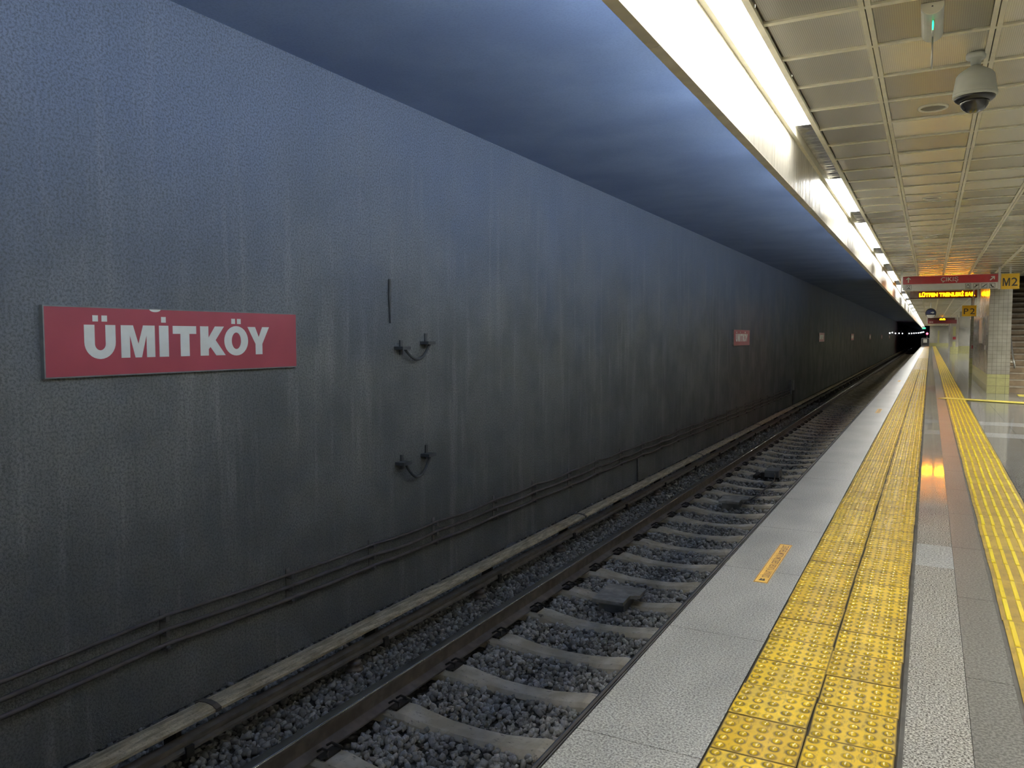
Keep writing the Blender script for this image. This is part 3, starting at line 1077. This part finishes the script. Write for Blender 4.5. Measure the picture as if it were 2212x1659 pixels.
# keep those inside the camera's view at the bottom of the frame
d = xyz - np.array([0, 0, 1.487])
rr_ = np.array(_r); uu = np.array(_u); ff = np.array(_f)
px = 1106 + F_PX * (d @ rr_) / (d @ ff)
py = 829.5 - F_PX * (d @ uu) / (d @ ff)
vis = cand[(py < 1655) & (px < 1660 - 0.0 * py) & ((px - 1150) < (1659 - py) * .93)]
size_px = s1_[vis] / np.linalg.norm(p1[vis] - np.array([0, 0, 1.487]), axis=1)
vis = vis[np.argsort(-size_px)[:300]]
mask = np.ones(len(p1), bool)
mask[vis] = False
inner = p1[:, 0] > XC
v1, f1 = stones(p1[mask & inner], s1_[mask & inner])
in2 = p2[:, 0] > XC
v2, f2 = stones(p2[in2], s2_[in2])
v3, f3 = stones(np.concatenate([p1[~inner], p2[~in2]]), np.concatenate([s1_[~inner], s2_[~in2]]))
sho = link('ballast_shoulder', np_mesh('ballast_shoulder', v3, f3), M['stone_shaded'])
sho['label'] = 'ballast darkened with painted-in shade between the far rail and the tunnel wall'
sho['category'] = 'ballast'
sho['kind'] = 'stuff'
me = np_mesh('ballast', np.concatenate([v1, v2]), np.concatenate([f1, f2 + len(v1)]))
struct(obj('floor_shoulder', MB().prism([(XW, -1.30), (XW, -1.245), (-4.0, ZS - .012), (XC - .14, ZS - .012), (XC - .10, -1.30)], Y0, Y1 + 200), M['bed']), 'ballast shoulder along the tunnel wall', 'floor')
bal = link('ballast', me, M['stone'])
bal['label'] = 'bed of grey crushed stone ballast between the two running rails'
bal['category'] = 'ballast'
bal['kind'] = 'stuff'
st_me = []
for i in range(10):
    vv, fv = stones(np.zeros((1, 3)), np.array([1.0]))
    m_ = np_mesh('ballast_stone', vv, fv)
    m_.materials.append(M['stone'])
    st_me.append(m_)
for j in vis:
    s = link('ballast_stone', st_me[random.randrange(10)], None, None, tuple(p1[j] + np.array([0, 0, .006])), (random.uniform(0, 6), random.uniform(0, 6), random.uniform(0, 6)))
    s.scale = (s1_[j],) * 3
    tag(s, 'loose grey ballast stone lying in the nearest bays between the sleepers', 'stone', 'nearest ballast stones')

# third rail under its cover board
tr = empty('third_rail', (-4.05, 3.0, -1.2))
pr = [(-4.075, -1.085), (-4.075, -1.072), (-4.045, -1.060), (-4.045, -1.035), (-4.075, -1.022), (-4.075, -1.008), (-4.000, -1.008), (-4.000, -1.026), (-4.022, -1.036), (-4.022, -1.056), (-3.995, -1.066), (-3.995, -1.085)]
at(obj('conductor', MB().prism(pr, Y0, Y1 + 60), M['conductor']), tr)
ys = 5.266 - 2.0 * 6
cl_me = MB().box(-4.09, -3.985, -.028, .028, -1.12, -1.09).box(-4.0, -3.978, -.028, .028, -1.115, -1.045).box(-4.20, -4.085, -.020, .020, -1.10, -.957).mesh('clamp')
cl_me.materials.append(M['clip'])
in_mb = MB().lathe([(.055, -1.29), (.055, -1.22), (.040, -1.215), (.075, -1.195), (.070, -1.175), (.040, -1.165), (.060, -1.145), (.045, -1.12)], -4.03, 0, 14)
in_me = in_mb.mesh('insulator', True)
in_me.materials.append(M['insulator'])
while ys < 60:
    link('clamp', cl_me, None, tr, (4.05, ys - 3.0, 1.2))
    link('insulator', in_me, None, tr, (4.05, ys - 3.0 - .36, 1.2))
    ys += 2.0
tag(tr, 'brown third rail on insulators under its board, along the tunnel wall', 'rail')
def cover_poly(dx=0, g=0):
    return [(-4.205 - g, -.955), (-4.205 - g, -.925 + g), (-4.17, -.905 + g), (-4.11, -.897 + g), (-4.05, -.905 + g), (-4.018 + g, -.922 + g), (-4.018 + g, -.940), (-4.045, -.932), (-4.11, -.922), (-4.17, -.930), (-4.188, -.955)]
joints = [Y0, -2.7, 3.52, 9.72, 15.9, 22.1, 28.3, 34.5]
cov = empty('rail_cover', (-4.11, 3.0, -.95))
for a, b in zip(joints, joints[1:] + [Y1 + 60]):
    at(obj('cover_board', MB().prism(cover_poly(), a + .004, b - .004), M['cover']), cov)
for a in joints[1:]:
    at(obj('joint_strap', MB().prism(cover_poly(0, .006), a - .022, a + .022), M['insulator']), cov)
tag(cov, 'long dusty brown cover boards over the third rail', 'rail cover')

# boxes between the rails
def block(x, y, rot, label):
    r = empty('track_block', (x, y, -1.26))
    r.rotation_euler = (0, 0, rot)
    obj('body', MB().box(-.13, .13, -.17, .19, -.02, .095), M['block'], r)
    obj('cap', MB().prism([(-.17, -.26), (.15, -.26), (.15, -.02), (.24, .02), (.24, .27), (-.17, .27)], .095, .130, 'z'), M['block_top'], r)
    tag(r, label, 'block', 'capped blocks between the rails')
block(-2.76, 7.50, .05, 'grey block with a flat concrete cap between the nearer sleepers')
block(-2.76, 12.85, .05, 'second grey capped block farther along the track')
jb = empty('junction_box', (-2.66, 15.9, -1.26))
obj('body', MB().box(-.10, .16, -.20, .20, .03, .16), M['block'], jb)
obj('foot', MB().box(-.16, -.10, -.28, -.20, 0, .12).box(-.30, -.22, -.30, .1, -.01, .06).box(-.25, .16, -.15, .15, -.01, .03), M['clip'], jb)
tag(jb, 'dark low junction box on the sleepers beyond the capped blocks', 'box')
cab = [(-2.55, 13.15, -1.20), (-2.52, 13.8, -1.215), (-2.50, 14.5, -1.20), (-2.50, 15.2, -1.205), (-2.54, 15.55, -1.18), (-2.58, 15.72, -1.15)]
tag(obj('track_cable', MB().tube(cab, .013, 6), M['cable'], smooth=True), 'thin cable running from the capped block to the junction box', 'cable')

# ================================================================== things on the tunnel wall
BY = [2.55, 3.72, 4.967, 6.09, 7.208, 8.569, 9.682, 10.899, 11.986, 13.15, 14.35, 15.5, 16.7, 17.9, 19.1, 20.3, 21.5, 22.7, 23.9, 25.1, 26.3, 27.5, 28.7, 29.9, 31.1, 32.0]
BY = [-8.4, -7.2, -6.0, -4.8, -3.6, -2.4, -1.1, .1, 1.35] + BY
ZTOP = {3.72: -.495, 4.967: -.53, 6.09: -.54, 7.208: -.55, 8.569: -.548, 9.682: -.545, 10.899: -.55, 11.986: -.53}
sag = {8.569: .0, 7.208: .025}
for ci, nm in enumerate(('top', 'middle', 'lowest')):
    pts = []
    for a, b in zip(BY, BY[1:]):
        za = ZTOP.get(a, -.535) - .105 * ci
        zb = ZTOP.get(b, -.535) - .105 * ci
        sg = random.uniform(.008, .030) if a > 6 else random.uniform(0, .008)
        for s in range(6):
            q = s / 6
            pts.append((XW + .045, a + (b - a) * q, za + (zb - za) * q - sg * 4 * q * (1 - q)))
    pts.append((XW + .045, BY[-1], -.535 - .105 * ci))
    pts.append((XW + .045, 32.3, -.50 - .07 * ci))
    tag(obj('wall_cable', MB().tube(pts, .017 if ci else .014, 7), M['cable'], smooth=True), '%s of the three cables along the foot of the tunnel wall' % nm, 'cable', 'cables along the tunnel wall')
bk = MB().box(0, .010, -.022, .022, -.125, .145).box(0, .075, -.016, .016, -.135, -.125)
for z in (.09, -.015, -.12):
    bk.box(.0, .066, -.016, .016, z - .026, z - .018)
    bk.box(.060, .066, -.016, .016, z - .026, z + .010)
bk_me = bk.mesh('cable_bracket')
bk_me.materials.append(M['bracket'])
nb = 0
for y in BY[:-1]:
    o = link('cable_bracket', bk_me, None, None, (XW, y, ZTOP.get(y, -.535) - .105))
    if y < 2.6:
        lab = 'steel cable bracket on the tunnel wall left of the photo'
    elif nb < 14:
        lab = 'small steel bracket holding the wall cables, %s inside the left edge' % ORD[nb]
        nb += 1
    else:
        lab = 'tiny steel cable bracket far along the tunnel wall'
    tag(o, lab, 'bracket', 'cable brackets on the tunnel wall')
rb = empty('riser_box', (XW + .06, 32.5, -.7))
at(obj('pipe', MB().tube([(XW + .05, 33.0, -1.25), (XW + .05, 33.0, -.33)], .045, 8), M['bracket']), rb)
at(obj('box', MB().box(XW + .004, XW + .12, 32.2, 32.75, -.62, -.24).box(XW + .004, XW + .10, 32.05, 32.15, -.75, -.20), M['block']), rb)
tag(rb, 'grey riser pipe and box where the wall cables end', 'pipe')
tag(obj('wall_conduit', MB().tube([(XW + .02, 14.1, -1.26), (XW + .02, 14.1, -.80)], .016, 7), M['bracket'], smooth=True), 'thin upright conduit at the foot of the tunnel wall', 'pipe')

def hanger(z1, z2, zl, label):
    r = empty('hose_loop', (XW, 6.83, z1))
    at(obj('bracket', MB().box(XW, XW + .11, 6.52, 6.66, z1 - .016, z1 + .016).box(XW, XW + .015, 6.61, 6.65, z1 - .07, z1 + .08), M['hose']), r)
    at(obj('bracket', MB().box(XW, XW + .11, 6.98, 7.12, z2 - .016, z2 + .016).box(XW, XW + .015, 7.06, 7.10, z2 - .05, z2 + .10), M['hose']), r)
    pts = []
    for i in range(13):
        q = i / 12
        y = 6.62 + .46 * q
        zz = z1 + (z2 - z1) * q
        pts.append((XW + .06, y, zz - (zz - zl) * math.sin(math.pi * q) ** .8))
    at(obj('hose', MB().tube(pts, .016, 7), M['hose'], smooth=True), r)
    tag(r, label, 'hose')
hanger(1.37, 1.42, 1.25, 'upper dark hose loop hanging from two wall brackets')
hanger(.188, .215, .01, 'lower dark hose loop hanging from two wall brackets')
tag(obj('wall_strap', MB().prism([(6.425, 1.86), (6.43, 2.06), (6.455, 2.06), (6.455, 1.90), (6.444, 1.62)], XW, XW + .02, 'x'), M['hose']), 'dark strap hanging high on the wall above the hose loops', 'strap')

# station name signs
PITCH = 18.9
signY = [2.925, 22.05, 40.95, 58.6, 76.9, 96.3, 115.2]
labs = ['large red station sign reading ÜMİTKÖY on the near tunnel wall', 'second red ÜMİTKÖY sign, farther along the tunnel wall', 'third ÜMİTKÖY sign, a tiny pale patch on the far wall',
        'fourth ÜMİTKÖY sign, dim on the far wall', 'fifth ÜMİTKÖY sign, barely visible on the far wall', 'sixth ÜMİTKÖY sign near the far end of the wall', 'last ÜMİTKÖY sign at the far end of the wall']
for sy, lab in zip(signY, labs):
    r = empty('station_sign', (XW, sy + 1.08, 1.45))
    at(obj('panel', MB().prism([(sy, 1.236), (sy + 2.16, 1.236), (sy + 2.16, 1.672), (sy, 1.672)], XW + .012, XW + .034, 'x'), M['sign_red']), r)
    fr = MB().box(XW, XW + .036, sy - .008, sy, 1.228, 1.680).box(XW, XW + .036, sy + 2.16, sy + 2.168, 1.228, 1.680)
    fr.box(XW, XW + .036, sy, sy + 2.16, 1.228, 1.236).box(XW, XW + .036, sy, sy + 2.16, 1.672, 1.680)
    at(obj('frame', fr, M['block']), r)
    at(obj('lettering', name_mb(sy, XW + .0335, XW + .036), M['sign_white']), r)
    if sy < 5:
        vs = [(XW + .037, sy + .78 + .045 * math.cos(math.pi + math.pi * q / 10), 1.674 + .018 * math.sin(math.pi + math.pi * q / 10)) for q in range(11)]
        at(obj('tape', MB().add(vs, [tuple(range(11))]), M['sign_white']), r)
    tag(r, lab, 'sign', 'station name signs on the tunnel wall')

# ================================================================== hanging things over the platform
# exit sign
r = empty('exit_sign', (.375, 22.0, 2.63))
at(obj('board', MB().box(-.635, 1.386, 22.0, 22.10, 2.628, 2.970), M['hang_white']), r)
at(obj('red_band', MB().box(-.634, 1.385, 21.992, 22.0, 2.778, 2.968), M['hang_red']), r)
for x in (-.660, 1.415):
    at(obj('post', MB().box(x - .022, x + .022, 22.02, 22.08, 2.61, ZC), M['alu']), r)
at(obj('lettering', text_mb('ÇIKIŞ', (.193, 21.992, 2.795), (1, 0, 0), (0, 0, 1), .374, .140, .010, .003), M['hang_white']), r)
def arrow(cx, cz, s, a):
    pts = [(0, .55), (.42, .12), (.30, .02), (.10, .22), (.10, -.5), (-.10, -.5), (-.10, .22), (-.30, .02), (-.42, .12)]
    ca, sa = math.cos(a), math.sin(a)
    return MB().prism([(cx + (p * ca - q * sa) * s, cz + (p * sa + q * ca) * s) for p, q in pts], 21.988, 21.993, 'y')
at(obj('arrow', arrow(-.512, 2.882, .13, 0), M['hang_white']), r)
at(obj('arrow', arrow(1.270, 2.870, .13, -math.pi / 4), M['hang_white']), r)
def ring_box(x0, x1, z0, z1, w=.006):
    return MB().box(x0, x1, 21.994, 22.0, z0, z0 + w).box(x0, x1, 21.994, 22.0, z1 - w, z1).box(x0, x0 + w, 21.994, 22.0, z0, z1).box(x1 - w, x1, 21.994, 22.0, z0, z1)
for k, x0 in enumerate((-.562, .715, .885, 1.050, 1.215)):
    p = ring_box(x0, x0 + .118, 2.642, 2.755)
    x = x0 + .059
    if k == 0:
        p.box(x - .03, x - .015, 21.994, 22.0, 2.72, 2.74).box(x + .01, x + .025, 21.994, 22.0, 2.72, 2.74).box(x - .025, x - .012, 21.994, 22.0, 2.655, 2.69).box(x + .012, x + .025, 21.994, 22.0, 2.655, 2.69).box(x - .012, x + .012, 21.994, 22.0, 2.68, 2.70)
    elif k == 1:
        p.box(x - .03, x + .03, 21.994, 22.0, 2.655, 2.662).box(x - .03, x + .03, 21.994, 22.0, 2.715, 2.722).box(x - .034, x - .026, 21.994, 22.0, 2.66, 2.72).box(x + .026, x + .034, 21.994, 22.0, 2.66, 2.72).box(x - .01, x + .01, 21.994, 22.0, 2.722, 2.738)
    elif k in (2, 3):
        p.prism([(x - .045, 2.665), (x - .02, 2.665), (x + .03, 2.715), (x + .048, 2.715), (x + .048, 2.730), (x + .022, 2.730), (x - .028, 2.682), (x - .045, 2.682)], 21.994, 22.0)
        if k == 2:
            p.box(x - .012, x + .006, 21.994, 22.0, 2.70, 2.735)
    else:
        p.prism([(x - .040, 2.735), (x - .018, 2.735), (x - .014, 2.712), (x - .006, 2.694), (x + .012, 2.680), (x + .034, 2.676), (x + .036, 2.658), (x + .005, 2.658), (x - .022, 2.676), (x - .036, 2.702)], 21.994, 22.0)
    at(obj('pictogram', p, M['black']), r)
tag(r, 'red and white hanging exit sign reading ÇIKIŞ with arrows', 'sign')

def flag_sign(x0, x1, y, z0, z1, txt, label, postx):
    r = empty('platform_sign', ((x0 + x1) / 2, y, z0))
    at(obj('board', MB().box(x0, x1, y, y + .06, z0, z1), M['sign_yellow']), r)
    w, h = x1 - x0, z1 - z0
    zb = z0 + .20 * h
    if txt[0] == 'M':
        at(obj('lettering', m_mb(x0 + .08 * w, x0 + .48 * w, y, zb, zb + .52 * h, .07 * w), M['black']), r)
    else:
        at(obj('lettering', text_mb('P', (x0 + .12 * w, y, zb), (1, 0, 0), (0, 0, 1), .32 * w, .52 * h, .004, .003), M['black']), r)
    at(obj('lettering', text_mb('2', (x0 + .56 * w, y, zb), (1, 0, 0), (0, 0, 1), .34 * w, .53 * h, .004, .003), M['black']), r)
    at(obj('post', MB().box(postx - .02, postx + .02, y + .01, y + .05, z1, ZC), M['alu']), r)
    tag(r, label, 'sign')
flag_sign(1.452, 1.818, 22.0, 2.606, 2.967, 'M2', 'square yellow sign reading M2 right of the exit sign', 1.635)
flag_sign(.82, 1.184, 27.0, 2.085, 2.404, 'P2', 'square yellow sign reading P2 below the amber display', 1.10)

# LED display
r = empty('led_display', (.33, 28.5, 2.70))
at(obj('case', MB().prism([(28.52, 2.695), (28.50, 2.715), (28.50, 2.93), (28.72, 2.93), (28.72, 2.695)], -.60, 1.258, 'x'), M['led_case']), r)
at(obj('blank_panel', MB().box(-.595, -.36, 28.490, 28.50, 2.72, 2.925), M['led_grey']), r)
at(obj('lettering', text_mb('LÜTFEN TRENLERİ SAR', (-.335, 28.49, 2.752), (1, 0, 0), (0, 0, 1), 1.53, .150, .020, .003), M['led']), r)
for x in (-.5, 1.15):
    at(obj('hanger', MB().box(x - .02, x + .02, 28.58, 28.62, 2.93, ZC), M['alu']), r)
tag(r, 'long dark display with glowing amber letters behind the exit sign', 'display')

# far exit sign with its own display
r = empty('exit_sign', (.79, 69.5, 2.48))
at(obj('board', MB().box(-.19, 1.785, 69.5, 69.6, 2.485, 2.775), M['hang_dark']), r)
for x in (-.22, 1.81):
    at(obj('post', MB().box(x - .03, x + .03, 69.5, 69.58, 2.45, ZC), M['alu']), r)
at(obj('top_rail', MB().box(-.19, 1.785, 69.52, 69.58, 2.93, 2.99), M['alu']), r)
at(obj('lettering', text_mb('ÇIKIŞ', (-.10, 69.5, 2.55), (1, 0, 0), (0, 0, 1), .28, .10, .012, .004), M['hang_white']), r)
tag(r, 'distant dark red hanging sign with pale posts', 'sign')
r = empty('led_display', (.8, 74.0, 2.65))
at(obj('case', MB().prism([(74.02, 2.60), (74.0, 2.62), (74.0, 3.02), (74.2, 3.02), (74.2, 2.60)], -.2, 1.75, 'x'), M['led_case']), r)
at(obj('lettering', text_mb('00', (.66, 73.995, 2.80), (1, 0, 0), (0, 0, 1), .40, .16, .05, .004), M['led']), r)
for x in (0.0, 1.5):
    at(obj('hanger', MB().box(x - .02, x + .02, 74.08, 74.12, 3.02, ZC + .02), M['alu']), r)
tag(r, 'distant display with two amber dots of light above the far sign', 'display')

# round hanging sign
r = empty('round_sign', (0, 43.5, 2.4))
def disc(cx, cz, rad, y0, y1, a0=0, a1=360, n=28):
    pts = [(cx + rad * math.cos(math.radians(a0 + (a1 - a0) * i / n)), cz + rad * math.sin(math.radians(a0 + (a1 - a0) * i / n))) for i in range(n + (0 if a1 - a0 == 360 else 1))]
    return MB().prism(pts, y0, y1)
at(obj('disc', disc(0, 2.62, .235, 43.5, 43.56), M['dark_plastic']), r)
at(obj('blue_half', disc(0, 2.60, .205, 43.49, 43.5, -5, 185), M['blue']), r)
at(obj('white_half', disc(0, 2.57, .19, 43.488, 43.498, 190, 350), M['hang_white']), r)
at(obj('arrow', MB().prism([(.0, 2.67), (.08, 2.67), (.08, 2.71), (.15, 2.65), (.08, 2.59), (.08, 2.63), (.0, 2.63)], 43.482, 43.49), M['hang_white']), r)
at(obj('rod', MB().tube([(0, 43.53, 2.85), (0, 43.53, ZC)], .02, 8), M['alu']), r)
tag(r, 'small round dark blue hanging sign with a white arrow', 'sign')

# dome camera
cx, cy = .192, 5.44
r = empty('dome_camera', (cx, cy, ZC))
at(obj('mount', MB().lathe([(.050, ZC + .011), (.052, ZC + .004), (.052, ZC - .016), (.044, ZC - .024), (.028, ZC - .028), (.026, ZC - .062)], cx, cy, 28), M['camera_white'], smooth=True), r)
at(obj('body', MB().lathe([(.026, 3.068), (.032, 3.062), (.060, 3.045), (.088, 3.026), (.100, 3.010), (.104, 2.990), (.112, 2.930), (.117, 2.908), (.117, 2.904)], cx, cy, 36), M['camera_white'], smooth=True), r)
at(obj('rim', MB().lathe([(.1165, 2.904), (.114, 2.900), (.1165, 2.897), (.1165, 2.892), (.108, 2.886)], cx, cy, 36), M['camera_white'], smooth=True), r)
at(obj('skirt', MB().lathe([(.1085, 2.888), (.104, 2.874), (.088, 2.862), (.072, 2.860)], cx, cy, 36), M['dark_plastic'], smooth=True), r)
at(obj('dome', MB().lathe([(.078, 2.864), (.077, 2.852), (.070, 2.833), (.057, 2.816), (.038, 2.805), (.015, 2.800)], cx, cy, 32), M['dome'], smooth=True), r)
tag(r, 'pale grey dome camera hanging from the ceiling', 'camera')

# antenna box
r = empty('antenna_box', (-.035, 4.72, ZC + .010))
prof = [(-.052, 0)] + [(.052 * math.cos(math.radians(180 + a)), -.012 - .046 * math.sin(math.radians(a))) for a in range(0, 181, 15)] + [(.052, 0)]
obj('body', MB().prism(prof, -.20, .22), M['camera_white'], r)
obj('end_cap', MB().prism([(x * .98, z * .98) for x, z in prof], -.206, -.20), M['grid'], r)
obj('screw', MB().lathe([(.004, -.018), (.004, -.022)], 0, -.208, 8), M['dark_plastic'], r)
obj('antenna', MB().tube([(.004, -.12, -.05), (.004, -.12, -.14)], .0055, 8).tube([(.004, -.12, -.14), (.004, -.12, -.30)], .0042, 8), M['alu'], r, smooth=True)
obj('light', MB().tube([(.004, -.1265, -.062), (.004, -.1275, -.075), (.004, -.1275, -.092), (.004, -.1265, -.108)], [.002, .0038, .0038, .002], 8), M['green_led'], r)
tag(r, 'white half-round box on the ceiling with a thin antenna and green light', 'antenna')

# ceiling speakers
for i, y in enumerate((6.545, 10.75, 14.9, 19.2)):
    r = empty('ceiling_speaker', (-.027, y, ZC + .008))
    obj('ring', MB().lathe([(.100, .006), (.100, -.006), (.094, -.010), (.084, -.010), (.082, -.002), (.082, .004)], 0, 0, 32, cap=False), M['grid'], r, smooth=True)
    obj('grille', MB().lathe([(.083, .0), (.06, -.004), (.03, -.006), (.004, -.006)], 0, 0, 28), M['grille'], r, smooth=True)
    tag(r, '%s ceiling speaker, a pale ring set in a panel' % ORD[i], 'speaker', 'round ceiling speakers')

# ---- far end of the platform and the tunnel beyond
r = empty('end_gate', (-.63, Y1 - .3, 0))
at(obj('panel', MB().box(-1.14, -.10, Y1 - .30, Y1 - .27, .10, 1.20), M['dark_plastic']), r)
fr = MB().box(-1.16, -1.12, Y1 - .32, Y1 - .26, 0, 1.24).box(-.12, -.08, Y1 - .32, Y1 - .26, 0, 1.24).box(-1.16, -.08, Y1 - .32, Y1 - .26, 1.20, 1.24).box(-1.16, -.08, Y1 - .32, Y1 - .26, .08, .12)
at(obj('frame', fr, M['alu']), r)
at(obj('notice', MB().box(-.90, -.38, Y1 - .34, Y1 - .325, .55, 1.08), M['hang_white']), r)
tag(r, 'low dark gate with a white notice at the platform end', 'gate')
r = empty('end_exit_sign', (-.88, Y1, 2.62))
at(obj('panel', MB().box(-1.15, -.60, Y1 - .1, Y1 - .05, 2.62, 2.90), M['green_sign']), r)
at(obj('bracket', MB().box(-.90, -.84, Y1 - .09, Y1 - .06, 2.90, ZC + .14), M['alu']), r)
tag(r, 'small green sign at the far platform end', 'sign')
lam = [(-4.6, 112.8, 1.93), (-4.6, 120.5, 2.03), (-4.6, 132.1, 1.97), (-4.6, 147.2, 2.03), (-4.6, 166.0, 2.07), (-4.18, 200, 2.19), (-4.04, 220, 2.28), (-3.87, 240, 2.375), (-3.62, 260, 2.50), (-3.29, 280, 2.62), (-2.93, 300, 2.76), (-2.70, 330, 3.03), (-2.37, 360, 3.31)]
for i, (x, y, z) in enumerate(lam):
    r = empty('tunnel_lamp', (x, y, z))
    k = max(1.0, y / 150)
    obj('bulb', MB().lathe([(.015 * k, -.08 * k), (.06 * k, -.055 * k), (.085 * k, 0), (.06 * k, .055 * k), (.015 * k, .08 * k)], 0, 0, 12), M['tunnel_lamp'], r, smooth=True)
    obj('arm', MB().box(-.205, -.10, -.03, .03, -.03, .03), M['bracket'], r)
    tag(r, 'small white tunnel lamp, %s of the row beyond the platform' % ORD[i], 'lamp', 'lamps in the tunnel')
r = empty('signal_lamp', (-.40, Y1 + 1.0, 1.93))
obj('lens', MB().lathe([(.02, -.15), (.11, -.10), (.16, 0), (.11, .10), (.02, .15)], 0, 0, 14), M['red_lamp'], r, smooth=True)
obj('mast', MB().box(-.05, .05, .16, .26, -3.2, .3), M['dark_plastic'], r)
tag(r, 'red signal light at the tunnel mouth', 'signal')
